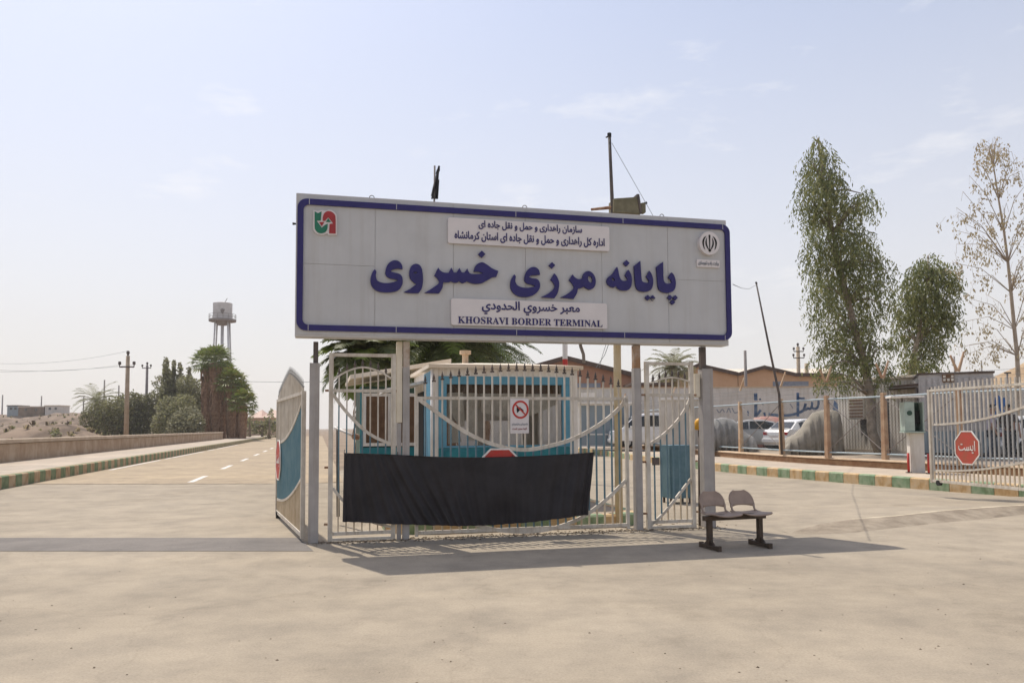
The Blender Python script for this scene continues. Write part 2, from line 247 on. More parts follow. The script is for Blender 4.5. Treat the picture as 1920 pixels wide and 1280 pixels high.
# ------------------------------------------------------------------ object helpers
def tag(o, label=None, cat=None, group=None, kind=None):
    if label: o['label'] = label
    if cat: o['category'] = cat
    if group: o['group'] = group
    if kind: o['kind'] = kind
    return o
def thing(name, label, cat, loc=(0, 0, 0), group=None, rz=0.0):
    o = bpy.data.objects.new(name, None); COL.objects.link(o); o.location = loc; o.rotation_euler = (0, 0, rz)
    o.empty_display_size = 0.3
    return tag(o, label, cat, group)
def wloc(o):
    v = Vector((0, 0, 0))
    while o is not None: v = v + o.location; o = o.parent
    return v
def add(o, parent):
    COL.objects.link(o)
    if parent is not None: o.parent = parent
    return o
class MB:
    def __init__(s): s.v = []; s.f = []; s.mi = []
    def quad(s, pts, mi=0):
        b = len(s.v); s.v += [Vector(p) for p in pts]; s.f.append(tuple(range(b, b + len(pts)))); s.mi.append(mi)
    def hexa(s, p, mi=0):                    # 8 points: bottom ring 0-3, top ring 4-7
        b = len(s.v); s.v += [Vector(q) for q in p]
        for f in ((3, 2, 1, 0), (4, 5, 6, 7), (0, 1, 5, 4), (1, 2, 6, 5), (2, 3, 7, 6), (3, 0, 4, 7)):
            s.f.append(tuple(b + i for i in f)); s.mi.append(mi)
    def pb(s, pl, u0, u1, o0, o1, z0, z1, mi=0):
        s.hexa([pl.w(u0, o0, z0), pl.w(u1, o0, z0), pl.w(u1, o1, z0), pl.w(u0, o1, z0), pl.w(u0, o0, z1), pl.w(u1, o0, z1), pl.w(u1, o1, z1), pl.w(u0, o1, z1)], mi)
    def box(s, c, size, rz=0.0, mi=0):
        ca, sa = math.cos(rz), math.sin(rz); p = []
        for z in (-.5, .5):
            for x, y in ((-.5, -.5), (.5, -.5), (.5, .5), (-.5, .5)):
                X, Y = x * size[0], y * size[1]; p.append(Vector((c[0] + X * ca - Y * sa, c[1] + X * sa + Y * ca, c[2] + z * size[2])))
        s.hexa(p, mi)
    def tube(s, pts, r, n=8, mi=0, cap=True, up=None):
        pts = [Vector(p) for p in pts]; rr = r if isinstance(r, (list, tuple)) else [r] * len(pts); b = len(s.v); k = len(pts)
        prev = None
        for i, p in enumerate(pts):
            t = (pts[min(i + 1, k - 1)] - pts[max(i - 1, 0)]).normalized()
            if prev is None: x = t.orthogonal().normalized()
            else:
                x = prev - t * prev.dot(t); x = x.normalized() if x.length > 1e-6 else t.orthogonal().normalized()
            prev = x; y = t.cross(x)
            for j in range(n):
                a = 2 * math.pi * j / n; s.v.append(p + x * (rr[i] * math.cos(a)) + y * (rr[i] * math.sin(a)))
        for i in range(k - 1):
            for j in range(n):
                j2 = (j + 1) % n; s.f.append((b + i * n + j, b + i * n + j2, b + (i + 1) * n + j2, b + (i + 1) * n + j)); s.mi.append(mi)
        if cap:
            s.f.append(tuple(b + j for j in reversed(range(n)))); s.mi.append(mi)
            s.f.append(tuple(b + (k - 1) * n + j for j in range(n))); s.mi.append(mi)
    def prism(s, ring0, ring1, mi=0):
        b = len(s.v); n = len(ring0); s.v += [Vector(p) for p in ring0] + [Vector(p) for p in ring1]
        s.f.append(tuple(reversed(range(b, b + n)))); s.f.append(tuple(range(b + n, b + 2 * n))); s.mi += [mi, mi]
        for i in range(n):
            j = (i + 1) % n; s.f.append((b + i, b + j, b + n + j, b + n + i)); s.mi.append(mi)
    def build(s, name, mats, parent=None, loc=None, smooth=False, bevel=0.0):
        me = bpy.data.meshes.new(name); off = wloc(parent) if parent is not None else Vector(loc or (0, 0, 0))
        me.from_pydata([tuple(p - off) for p in s.v], [], s.f)
        for m in (mats if isinstance(mats, (list, tuple)) else [mats]): me.materials.append(m)
        if max(s.mi, default=0): me.polygons.foreach_set('material_index', s.mi)
        me.update()
        if bevel or not smooth:
            bm = bmesh.new(); bm.from_mesh(me); bmesh.ops.recalc_face_normals(bm, faces=bm.faces)
            if bevel: bmesh.ops.bevel(bm, geom=bm.edges[:], offset=bevel, segments=2, affect='EDGES', profile=0.6, clamp_overlap=True)
            bm.to_mesh(me); bm.free()
        if smooth: me.polygons.foreach_set('use_smooth', [True] * len(me.polygons))
        o = bpy.data.objects.new(name, me)
        if parent is None: o.location = off
        return add(o, parent)
def structure(o): o['kind'] = 'structure'; return o

def spline_outline(pts, n=6):                 # closed outline; a third entry marks a sharp corner
    P = [(p[0], p[1]) for p in pts]; sh = [len(p) > 2 for p in pts]; N = len(P); outp = []
    for i in range(N):
        j = (i + 1) % N; p0, p1 = P[i], P[j]; a, c = P[i - 1], P[(j + 1) % N]
        t0 = ((p1[0] - a[0]) / 2, (p1[1] - a[1]) / 2); t1 = ((c[0] - p0[0]) / 2, (c[1] - p0[1]) / 2)
        if sh[i]: t0 = ((p1[0] - p0[0]) * .8, (p1[1] - p0[1]) * .8)
        if sh[j]: t1 = ((p1[0] - p0[0]) * .8, (p1[1] - p0[1]) * .8)
        for k in range(n):
            s = k / n; h1 = 2*s**3-3*s**2+1; h2 = s**3-2*s**2+s; h3 = -2*s**3+3*s**2; h4 = s**3-s**2
            outp.append((h1*p0[0]+h2*t0[0]+h3*p1[0]+h4*t1[0], h1*p0[1]+h2*t0[1]+h3*p1[1]+h4*t1[1]))
    return outp
def relief(name, loops, pl, o0, depth, m, parent):
    """loops: list of closed (u,z) outlines, holes included; raised from the plane pl by depth, its back on o0"""
    cu = bpy.data.curves.new(name, 'CURVE'); cu.dimensions = '2D'; cu.fill_mode = 'BOTH'; cu.extrude = depth / 2
    for L in loops:
        sp = cu.splines.new('POLY'); sp.points.add(len(L) - 1); sp.use_cyclic_u = True
        for q, (u, z) in zip(sp.points, L): q.co = (u, z, 0, 1)
    return curve_on_plane(cu, name, pl, o0, depth, m, parent, lambda x, y: (x, y))
def curve_on_plane(cu, name, pl, o0, depth, m, parent, fn, jitter=False):
    tmp = bpy.data.objects.new('tmp', cu); COL.objects.link(tmp); bpy.context.view_layer.update()
    me = bpy.data.meshes.new_from_object(tmp.evaluated_get(bpy.context.evaluated_depsgraph_get()))
    bpy.data.objects.remove(tmp); bpy.data.curves.remove(cu)
    isl = {}
    if jitter:                                # overlapping letter shapes each get a hair of height of their own
        par = list(range(len(me.vertices)))
        def find(a):
            while par[a] != a: par[a] = par[par[a]]; a = par[a]
            return a
        for e in me.edges:
            a, b = find(e.vertices[0]), find(e.vertices[1])
            if a != b: par[a] = b
        ids = {}
        for v in me.vertices: isl[v.index] = ids.setdefault(find(v.index), len(ids))
    off = wloc(parent)
    for v in me.vertices:
        u, z = fn(v.co.x, v.co.y); e = (isl[v.index] % 7) * 0.0006 if jitter else 0
        v.co = pl.w(u, o0 - depth / 2 - v.co.z - e, z) - off
    me.materials.clear(); me.materials.append(m); me.name = name
    bm = bmesh.new(); bm.from_mesh(me); bmesh.ops.recalc_face_normals(bm, faces=bm.faces); bm.to_mesh(me); bm.free()
    o = bpy.data.objects.new(name, me); return add(o, parent)
FORMS = {'ا':(0xFE8D,0xFE8E,0,0),'ب':(0xFE8F,0xFE90,0xFE91,0xFE92),'پ':(0xFB56,0xFB57,0xFB58,0xFB59),'ت':(0xFE95,0xFE96,0xFE97,0xFE98),'ج':(0xFE9D,0xFE9E,0xFE9F,0xFEA0),'ح':(0xFEA1,0xFEA2,0xFEA3,0xFEA4),'خ':(0xFEA5,0xFEA6,0xFEA7,0xFEA8),'د':(0xFEA9,0xFEAA,0,0),'ر':(0xFEAD,0xFEAE,0,0),'ز':(0xFEAF,0xFEB0,0,0),'س':(0xFEB1,0xFEB2,0xFEB3,0xFEB4),'ش':(0xFEB5,0xFEB6,0xFEB7,0xFEB8),'ع':(0xFEC9,0xFECA,0xFECB,0xFECC),'ف':(0xFED1,0xFED2,0xFED3,0xFED4),'ق':(0xFED5,0xFED6,0xFED7,0xFED8),'ک':(0xFB8E,0xFB8F,0xFB90,0xFB91),'ل':(0xFEDD,0xFEDE,0xFEDF,0xFEE0),'م':(0xFEE1,0xFEE2,0xFEE3,0xFEE4),'ن':(0xFEE5,0xFEE6,0xFEE7,0xFEE8),'و':(0xFEED,0xFEEE,0,0),'ه':(0xFEE9,0xFEEA,0xFEEB,0xFEEC),'ی':(0xFBFC,0xFBFD,0xFBFE,0xFBFF),'ي':(0xFEF1,0xFEF2,0xFEF3,0xFEF4)}
def persian(t):
    r = []
    for i, ch in enumerate(t):
        if ch not in FORMS: r.append(ch); continue
        f = FORMS[ch]; p = i > 0 and t[i-1] in FORMS and FORMS[t[i-1]][2]; n = i + 1 < len(t) and t[i+1] in FORMS and f[2]
        r.append(chr(f[3] if p and n else f[1] if p else f[2] if n else f[0]))
    return ''.join(reversed(r))
def serif(t): return ''.join(chr(0x1D400 + ord(c) - 65) if c != ' ' else ' ' for c in t)
def lettering(text, pl, u0, u1, z0, z1, o0, m, parent, bold=0.0, depth=0.006, name='lettering'):
    cu = bpy.data.curves.new(name, 'FONT'); cu.body = text; cu.size = 1; cu.offset = bold; cu.resolution_u = 2; cu.extrude = depth / 2
    t = bpy.data.objects.new('t', cu); COL.objects.link(t); bpy.context.view_layer.update()
    bb = [Vector(b) for b in t.bound_box]; x0 = min(b.x for b in bb); x1 = max(b.x for b in bb); y0 = min(b.y for b in bb); y1 = max(b.y for b in bb)
    bpy.data.objects.remove(t)
    fn = lambda x, y: (u0 + (x - x0) / (x1 - x0) * (u1 - u0), z0 + (y - y0) / (y1 - y0) * (z1 - z0))
    return curve_on_plane(cu, name, pl, o0, depth, m, parent, fn, True)

def copy_tree(o, parent=None):
    c = o.copy(); COL.objects.link(c)
    if parent is not None: c.parent = parent
    for ch in list(o.children): copy_tree(ch, c)
    return c

# ------------------------------------------------------------------ ground, roads, pavements
def sheet(name, poly, z, m):
    b = MB(); b.quad([(p[0], p[1], z) for p in poly]); return structure(b.build(name, m))
sheet('ground', [(-1800, -60), (1800, -60), (1800, 3000), (-1800, 3000)], -0.02, M['sand'])
jl, jr = G(-400, 909), G(560, 906)
sheet('forecourt', [(-45, -20), (40, -20), (40, 60), (7, 75), (-3, 75), road(0.6, 30), road(0.6, jr.y + 0.8), (jr.x, jr.y), (jl.x, jl.y), (-45, 24)], 0.0, M['concrete'])
sheet('left_road', [road(-9.2, 13.5), (jl.x * .55 + jr.x * .45, jl.y * .55 + jr.y * .45), (jr.x, jr.y), road(0.7, jr.y + 1), road(0.7, 175), road(-9.2, 175)], 0.004, M['road'])
b = MB()                                       # joint across the road, dark with grit
a0, a1 = G(40, 907.5), G(530, 906.5); n = 60
for i in range(n):
    t0, t1 = i / n, (i + 1) / n; p, q = a0.lerp(a1, t0), a0.lerp(a1, t1); w0, w1 = 0.07 + 0.05 * math.sin(i * 1.7) , 0.07 + 0.05 * math.sin((i + 1) * 1.7)
    b.quad([(p.x, p.y - w0, .008), (q.x, q.y - w1, .008), (q.x, q.y + w1, .008), (p.x, p.y + w0, .008)])
structure(b.build('road_joint', mat('joint_dirt', (0.20, 0.155, 0.11), 0.95, scale=3, col2=(0.36, 0.29, 0.22))))
b = MB()                                       # lane dashes and the worn edge line
for v0 in (25.2, 33.2, 41.2, 49.2, 57.2, 65.2, 73.2):
    b.quad([road(-3.86, v0, .009), road(-3.68, v0, .009), road(-3.68, v0 + 3.3, .009), road(-3.86, v0 + 3.3, .009)])
for v0, v1 in ((34, 44), (45.5, 47), (47.5, 60), (62, 66), (67, 84)):
    b.quad([road(-8.16, v0, .009), road(-8.02, v0, .009), road(-8.02, v1, .009), road(-8.16, v1, .009)])
structure(b.build('road_markings', M['wpaint']))

def along(poly, step):
    outp = []; poly = [Vector((p[0], p[1], 0)) for p in poly]; carry = 0.0
    L = [0.0]
    for a, c in zip(poly, poly[1:]): L.append(L[-1] + (c - a).length)
    s = 0.0; i = 0
    while s < L[-1]:
        while L[i + 1] < s: i += 1
        outp.append(poly[i].lerp(poly[i + 1], (s - L[i]) / (L[i + 1] - L[i]))); s += step
    return outp
def smooth_line(poly, it=3):
    P = [Vector((p[0], p[1], 0)) for p in poly]
    for _ in range(it):
        Q = [P[0]]
        for a, c in zip(P, P[1:]): Q += [a.lerp(c, .25), a.lerp(c, .75)]
        P = Q + [P[-1]]
    return P
def normals(pts, side):
    ns = []
    for i in range(len(pts)):
        t = (pts[min(i + 1, len(pts) - 1)] - pts[max(i - 1, 0)]).normalized(); ns.append(Vector((t.y, -t.x, 0)) * side)
    return ns
def strip_wall(b, pts, ns, o0, o1, z0, z1, mi=None, gap=0.0):
    for i in range(len(pts) - 1):
        p, q = pts[i], pts[i + 1]; k = mi(i) if mi else 0
        e = (q - p).normalized() * gap
        A, B, C, D = p + e + ns[i] * o0, q - e + ns[i + 1] * o0, q - e + ns[i + 1] * o1, p + e + ns[i] * o1
        zz = lambda v, z: Vector((v.x, v.y, z))
        ch = 0.03
        A2, B2 = A + ns[i] * ch * (1 if o1 > o0 else -1), B + ns[i + 1] * ch * (1 if o1 > o0 else -1)
        base = len(b.v)
        b.v += [zz(A, z0), zz(B, z0), zz(C, z0), zz(D, z0), zz(A, z1 - ch), zz(B, z1 - ch), zz(A2, z1), zz(B2, z1), zz(C, z1), zz(D, z1)]
        for f in ((0, 1, 5, 4), (4, 5, 7, 6), (6, 7, 8, 9), (3, 9, 8, 2), (0, 4, 6, 9, 3), (1, 2, 8, 7, 5)):
            b.f.append(tuple(base + j for j in f)); b.mi.append(k)
# right-hand kerb, pavement, plinth line
KR = smooth_line([(19, 6), (14.6, 11), (11.4, 16.6), (8.9, 22.6), (7.26, 27.6), (6.1, 34), (4.9, 46), (2.6, 58), (-0.5, 71), (-10.8, 111)], 2)
kp = along(KR, 0.55); kn = normals(kp, 1)
b = MB(); strip_wall(b, kp, kn, 0, 0.22, -0.02, 0.28, lambda i: i % 2, 0.008)
structure(b.build('right_kerb', [M['kgreen'], M['kyellow']]))
def ribbon(name, pts, ns, o0, o1, z, m):
    b = MB()
    for i in range(len(pts) - 1):
        b.quad([pts[i] + ns[i] * o0 + Vector((0, 0, z)), pts[i + 1] + ns[i + 1] * o0 + Vector((0, 0, z)), pts[i + 1] + ns[i + 1] * o1 + Vector((0, 0, z)), pts[i] + ns[i] * o1 + Vector((0, 0, z))])
    return structure(b.build(name, m))
ribbon('right_pavement', kp, kn, 0.19, 2.95, 0.272, M['pave'])
b = MB()
strip_wall(b, kp, kn, 2.9, 3.2, 0.2, 0.47); strip_wall(b, kp, kn, 2.86, 3.24, 0.472, 0.53, lambda i: 1)
tag(b.build('brick_plinth', [M['plinth'], M['cap']], loc=kp[30] + kn[30] * 3), 'low brown brick plinth with pale cap carrying the chain-link fence', 'low wall')
b = MB()
lp = [p + n_ * 3.2 for p, n_ in zip(kp, kn)]
b.quad([(p.x, p.y, .45) for p in lp] + [(160, 130, .45), (160, 4, .45)])
structure(b.build('lot', M['lot']))
# left-hand kerb, pavement, parapet
lk = [road(-8.4, v) for v in (6, 160)]; lkp = along(lk, 0.5); lkn = normals(lkp, -1)
b = MB(); strip_wall(b, lkp, lkn, 0, 0.25, -0.02, 0.36, lambda i: i % 2, 0.006)
structure(b.build('left_kerb', [M['kdgreen'], M['kbrown']]))
ribbon('left_pavement', lkp, lkn, 0.22, 3.6, 0.352, M['pave'])
b = MB(); wl = [road(-11.95, v) for v in (8, 106)]; wp = along(wl, 1.2); wn_ = normals(wp, -1)
strip_wall(b, wp, wn_, 0, 0.3, -0.02, 1.10); strip_wall(b, wp, wn_, -0.06, 0.36, 1.102, 1.27, lambda i: 1)
tag(b.build('parapet_wall', [M['parapet'], M['parcap']], loc=road(-12, 40)), 'long low brown stone parapet with a weathered coping beside left pavement', 'wall')
# worn concrete apron edge on the right, a low step with a pale painted arris
b = MB()
top = [G(1478, 999, .003), G(1540, 981, .05), G(1600, 973, .08), G(1680, 967, .10), G(1760, 958, .11), G(1850, 951, .11), G(1930, 946, .11), G(2100, 935, .11)]
bot = [G(1478, 1000), G(1540, 1001), G(1600, 998), G(1680, 989), G(1760, 980), G(1850, 972), G(1930, 963), G(2100, 950)]
for i in range(len(top) - 1):
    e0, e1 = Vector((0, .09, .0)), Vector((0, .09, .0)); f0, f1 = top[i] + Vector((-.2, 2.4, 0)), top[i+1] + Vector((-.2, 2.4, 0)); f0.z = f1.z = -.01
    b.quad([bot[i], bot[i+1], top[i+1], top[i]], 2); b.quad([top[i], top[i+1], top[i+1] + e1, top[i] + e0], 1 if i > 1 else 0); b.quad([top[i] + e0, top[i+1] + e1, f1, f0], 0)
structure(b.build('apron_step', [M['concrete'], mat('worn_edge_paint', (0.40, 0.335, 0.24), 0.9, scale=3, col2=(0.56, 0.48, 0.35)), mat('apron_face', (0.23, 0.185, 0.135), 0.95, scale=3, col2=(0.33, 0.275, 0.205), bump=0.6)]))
b = MB(); q = [G(-700, 1008), G(560, 1008), G(588, 1033), G(-700, 1033)]  # flat band of darker grey across the left foreground
b.quad([Vector((p.x, p.y, .004)) for p in q]); structure(b.build('dark_ground_strip', ground_mat('dark_ground', (0.205, 0.185, 0.165), (0.175, 0.16, 0.145))))
# hills
def terrain(name, x0, x1, y0, y1, nx, ny, fn, m):
    vs = []; fs = []
    for j in range(ny + 1):
        for i in range(nx + 1):
            x = x0 + (x1 - x0) * i / nx; y = y0 + (y1 - y0) * j / ny; vs.append((x, y, fn(x, y)))
    for j in range(ny):
        for i in range(nx):
            a = j * (nx + 1) + i; fs.append((a, a + 1, a + nx + 2, a + nx + 1))
    me = bpy.data.meshes.new(name); me.from_pydata(vs, [], fs); me.materials.append(m); me.polygons.foreach_set('use_smooth', [True] * len(fs))
    return structure(add(bpy.data.objects.new(name, me), None))
from mathutils import noise as NZ
def sst(a, b_, x): t = max(0, min(1, (x - a) / (b_ - a))); return t * t * (3 - 2 * t)
def bankz(x, y):
    n_ = NZ.noise(Vector((x * .03, y * .03, 0))) + .5 * NZ.noise(Vector((x * .08, y * .08, 3))); lat = sst(-0.44, -0.56, x / y)
    n2_ = NZ.noise(Vector((x * .22, y * .12, 8)))
    return -0.3 + lat * ((1.3 * sst(125, 150, y) + 5.6 * sst(195, 240, y)) * (1 + .25 * n_) + .7 * n_ + .8 * n2_ - 1.1 * abs(NZ.noise(Vector((x * .11, y * .05, 4)))) + .3 * NZ.noise(Vector((x * .5, y * .3, 2)))) + sst(-.50, -.57, x / y) * 2.0 * sst(82, 92, y) * (1 - sst(98, 112, y)) * (1 + .6 * n_ + .5 * n2_)
terrain('sand_bank', -420, -40, 80, 420, 190, 150, bankz, M['bank'])
def hillz(x, y):
    d2 = ((x - 285) / 75) ** 2 + ((y - 340) / 90) ** 2
    return -0.5 + 46 * math.exp(-d2) * (1 + .10 * NZ.noise(Vector((x * .03, y * .03, 1)))) + 1.2 * NZ.noise(Vector((x * .07, y * .07, 5)))
terrain('hill', 90, 520, 190, 560, 90, 80, hillz, M['hill'])

# ------------------------------------------------------------------ the sign and its posts
PL = Plane(G(585, 1018).to_2d(), TH - R(0.5))         # line of the gates
SG = Plane(PL.w(0, -0.16, 0).to_2d(), TH - R(0.2))    # front face of the sign
su0, sz1 = SG.at(556, 360); su0b, sz0 = SG.at(552, 632); su1, sz1r = SG.at(1360, 414); su1b, sz0r = SG.at(1368, 647)
su0 = (su0 + su0b) / 2; su1 = (su1 + su1b) / 2; sz1 = (sz1 + sz1r) / 2; sz0 = (sz0 + sz0r) / 2
sign = thing('entrance_sign', 'huge white entrance sign with blue border and lettering on grey posts', 'sign', PL.w(3, 0, 0))
b = MB(); b.pb(SG, su0, su1, 0, 0.24, sz0, sz1); b.build('panel', M['signedge'], sign, bevel=0.012)
b = MB()
cols = [554, 703, 850, 985, 1128, 1252, 1366]; us = [SG.at(c, 500)[0] for c in cols]
us[0] = su0 + .035; us[-1] = su1 - .035; zm = SG.at(640, 497)[1]
for i in range(6):
    rows = ((sz0 + .03, zm - .003), (zm + .003, sz1 - .03)) if i in (0, 5) else ((sz0 + .03, sz1 - .03),)
    for z0, z1 in rows: b.pb(SG, us[i] + .004, us[i + 1] - .004, -0.008, 0.004, z0, z1)
b.build('cladding', M['signface'], sign)
def rrect(u0, u1, z0, z1, r, n=6):
    L = []
    for cx, cz, a0 in ((u1 - r, z0 + r, -90), (u1 - r, z1 - r, 0), (u0 + r, z1 - r, 90), (u0 + r, z0 + r, 180)):
        for k in range(n + 1):
            a = R(a0 + 90 * k / n); L.append((cx + r * math.cos(a), cz + r * math.sin(a)))
    return L
bu0 = SG.at(557, 500)[0]; bu1 = SG.at(1370, 520)[0] - .02; bz1 = sz1 - .085; bz0 = sz0 + .085; bw = 0.082
bord = thing_border = None
b_o = relief('border', [rrect(bu0, bu1, bz0, bz1, .13), rrect(bu0 + bw, bu1 - bw, bz0 + bw, bz1 - bw, .075)], SG, -0.012, 0.03, M['navy'], sign)
for px in (580, 743, 966, 1166, 1352):
    u = SG.at(px, 400)[0]
    for z_ in (bz1 - bw, bz0): b = MB(); b.pb(SG, u - .004, u + .004, -0.0435, -0.0425, z_, z_ + bw); b.build('border_joint', M['signedge'], sign)
def traced(pts, ox, oy, sc):
    return [SG.at(ox + x / sc, oy + y / sc) for x, y in spline_outline(pts)]
K = 1
khosravi = [
 [(165,340,K),(187,372),(180,425),(197,490),(255,522),(340,530),(430,515),(490,490,K),(430,474),(370,462),(325,432),(310,385),(325,310),(360,255),(410,222),(460,218),(510,240),(542,290),(548,338,K),(480,330),(410,345),(382,370,K),(430,385),(500,402),(540,440),(550,500),(540,560),(500,620),(430,650),(320,658),(220,645),(150,605),(115,550),(106,480),(120,410),(145,360)],
 [(565,655,K),(650,610),(738,545,K),(690,510),(655,470),(640,410),(648,340),(680,285),(735,265),(785,285),(815,340),(828,430),(828,520),(810,610),(770,668,K),(660,668)],
 [(690,386,K),(725,376),(757,386,K),(725,398)],
 [(1870,365,K),(1840,445,K),(1790,450),(1720,490),(1640,530),(1550,540),(1480,525),(1440,505,K),(1400,525),(1370,530),(1330,505,K),(1300,522),(1260,525),(1215,505,K),(1190,518),(1140,520),(1108,518,K),(1098,590),(1060,660),(1040,672,K),(850,665,K),(950,605),(1030,548),(1052,515,K),(1030,470),(985,425,K),(1010,375),(1040,318,K),(1070,360),(1120,385),(1182,388,K),(1220,318,K),(1255,385,K),(1290,385,K),(1332,322,K),(1365,385,K),(1400,385,K),(1440,328,K),(1470,390),(1520,405),(1600,405),(1670,395,K),(1600,375),(1525,372,K),(1550,300),(1590,260),(1650,245),(1710,275),(1780,325)],
 [(1640,83,K),(1690,132,K),(1640,182,K),(1590,132,K)]]
marzi = [
 [(230,462,K),(258,500),(250,590),(290,665),(380,705),(490,712),(585,697),(625,675,K),(560,655),(480,635),(430,590),(423,520),(450,430),(500,360),(570,322),(640,330),(695,380),(718,465,K),(640,475),(560,478),(505,510,K),(570,535),(650,545),(700,590),(718,660),(705,730),(650,810),(560,865),(440,888),(310,870),(215,810),(165,720),(158,620),(185,530)],
 [(985,440,K),(1040,510),(1076,610),(1070,720),(1040,830),(985,910,K),(735,890,K),(870,820),(960,750),(997,682,K),(965,610),(915,560,K),(950,500)],
 [(942,228,K),(1003,290,K),(942,352,K),(882,290,K)],
 [(1330,462,K),(1380,520),(1440,550),(1512,540,K),(1530,470),(1570,415),(1640,398),(1710,440),(1757,520),(1767,620),(1735,705),(1660,747),(1590,722),(1547,685,K),(1500,715),(1430,730,K),(1410,820),(1350,922,K),(1100,895,K),(1230,830),(1340,740),(1357,690,K),(1320,630),(1266,570,K),(1300,510)],
 [(1650,490),(1695,525),(1700,595),(1672,618),(1632,580),(1620,520)]]
payaneh = [
 [(480,335,K),(500,400),(520,500),(550,580),(600,615),(672,610,K),(685,580),(638,510,K),(665,440),(702,392,K),(750,470),(772,570),(767,680),(745,750),(690,800),(590,806),(510,780),(460,715,K),(410,745),(340,725),(285,670),(273,600),(310,535),(390,470),(435,400)],
 [(388,548),(420,575),(432,612),(395,610),(372,585)],
 [(665,198,K),(728,262,K),(665,328,K),(600,262,K)],
 [(940,215,K),(950,350),(960,500),(975,610),(1010,640),(1070,652),(1115,640,K),(1105,600),(1058,530,K),(1090,470),(1122,412,K),(1170,490),(1197,600),(1187,720),(1150,790),(1080,827),(970,827),(880,782),(845,680),(828,500),(815,320,K)],
 [(1088,893,K),(1142,950,K),(1088,1006,K),(1034,950,K)], [(1187,898,K),(1240,955,K),(1187,1012,K),(1134,955,K)],
 [(1395,235,K),(1398,400),(1400,540),(1415,620),(1460,667),(1530,662),(1567,640,K),(1550,600),(1497,552,K),(1530,490),(1567,446,K),(1620,520),(1647,640),(1637,750),(1590,822),(1500,852),(1400,842),(1320,792),(1290,690),(1276,500),(1260,335,K)],
 [(1530,892,K),(1582,945,K),(1530,998,K),(1478,945,K)], [(1637,898,K),(1688,950,K),(1637,1004,K),(1586,950,K)], [(1585,985,K),(1637,1037,K),(1585,1090,K),(1533,1037,K)]]
for loops, ox, oy, sc in ((khosravi, 680, 460, 1920/260), (marzi, 940, 470, 1920/190), (payaneh, 1110, 470, 1920/180)):
    relief('lettering', [traced(L, ox, oy, sc) for L in loops], SG, -0.02, 0.035, M['navy'], sign)
def plate(c0, c1, r=0.05):
    (u0, z1), (u1, z0) = SG.at(*c0), SG.at(*c1)
    o = relief('plate', [rrect(u0, u1, z0, z1, r, 4)], SG, -0.008, 0.045, M['plate'], sign); return o
pu, pz1 = SG.at(839, 409); pu1, pz1b = SG.at(1140, 427); _, pz0 = SG.at(839, 457); _, pz0b = SG.at(1139, 472.5)
p1 = relief('plate', [rrect(pu, pu1, (pz0 + pz0b) / 2, (pz1 + pz1b) / 2, .03, 4)], SG, -0.008, 0.045, M['plate'], sign)
qu, qz1 = SG.at(845, 560); qu1, qz1b = SG.at(1136, 570); _, qz0 = SG.at(845, 611); _, qz0b = SG.at(1135, 616)
p2 = relief('plate', [rrect(qu, qu1, (qz0 + qz0b) / 2, (qz1 + qz1b) / 2, .03, 4)], SG, -0.008, 0.045, M['plate'], sign)
def fit(text, bl, tr, parent, m, bold, o0=-0.0535, depth=.006):
    (u0, z0), (u1, z1) = SG.at(*bl), SG.at(*tr); return lettering(text, SG, u0, u1, z0, z1, o0, m, parent, bold, depth)
fit(persian('سازمان راهداری و حمل و نقل جاده ای'), (896, 431.5), (1089, 426), p1, M['ink'], .022)
fit(persian('اداره کل راهداری و حمل و نقل جاده ای استان کرمانشاه'), (851, 453), (1131, 449), p1, M['ink'], .022)
lettering(persian('معبر خسروي الحدودي'), SG, SG.at(902, 580)[0], SG.at(1085, 580)[0], SG.at(990, 592.5)[1], SG.at(977, 566.5)[1], -0.0535, M['ink'], p2, .022)
fit(serif('KHOSRAVI BORDER TERMINAL'), (857.5, 607), (1127, 601.5), p2, M['ink'], 0.0)
# green and red arrow emblem
def tr2(pts): return traced(pts, 570, 380, 1463 / 80)
emb = relief('emblem', [tr2([(325,280,K),(470,310),(620,280),(760,300),(850,270),(960,295),(1080,390),(1125,520),(1130,1125,K),(820,1130,K),(800,1075),(720,1100),(600,1125),(450,1090),(340,980),(315,850)])], SG, -0.008, 0.03, M['plate'], sign)
relief('emblem_arrow', [tr2([(365,325,K),(485,392,K),(605,325,K),(575,640,K),(435,650,K),(610,885,K),(720,790,K),(815,745,K),(805,900),(740,1025),(600,1078),(480,1050),(395,960),(368,850)]), tr2([(832,565,K),(922,692,K),(745,692,K)])], SG, -0.0385, 0.008, M['logogreen'], emb)
relief('emblem_arrow', [tr2([(640,650,K),(645,520),(690,400),(770,335),(850,318),(950,345),(1045,430),(1082,560),(1085,1085,K),(858,1078,K),(875,755,K),(1000,742,K),(832,528,K),(715,655,K)]), tr2([(515,695,K),(700,690,K),(612,832,K)])], SG, -0.0385, 0.008, M['logored'], emb)
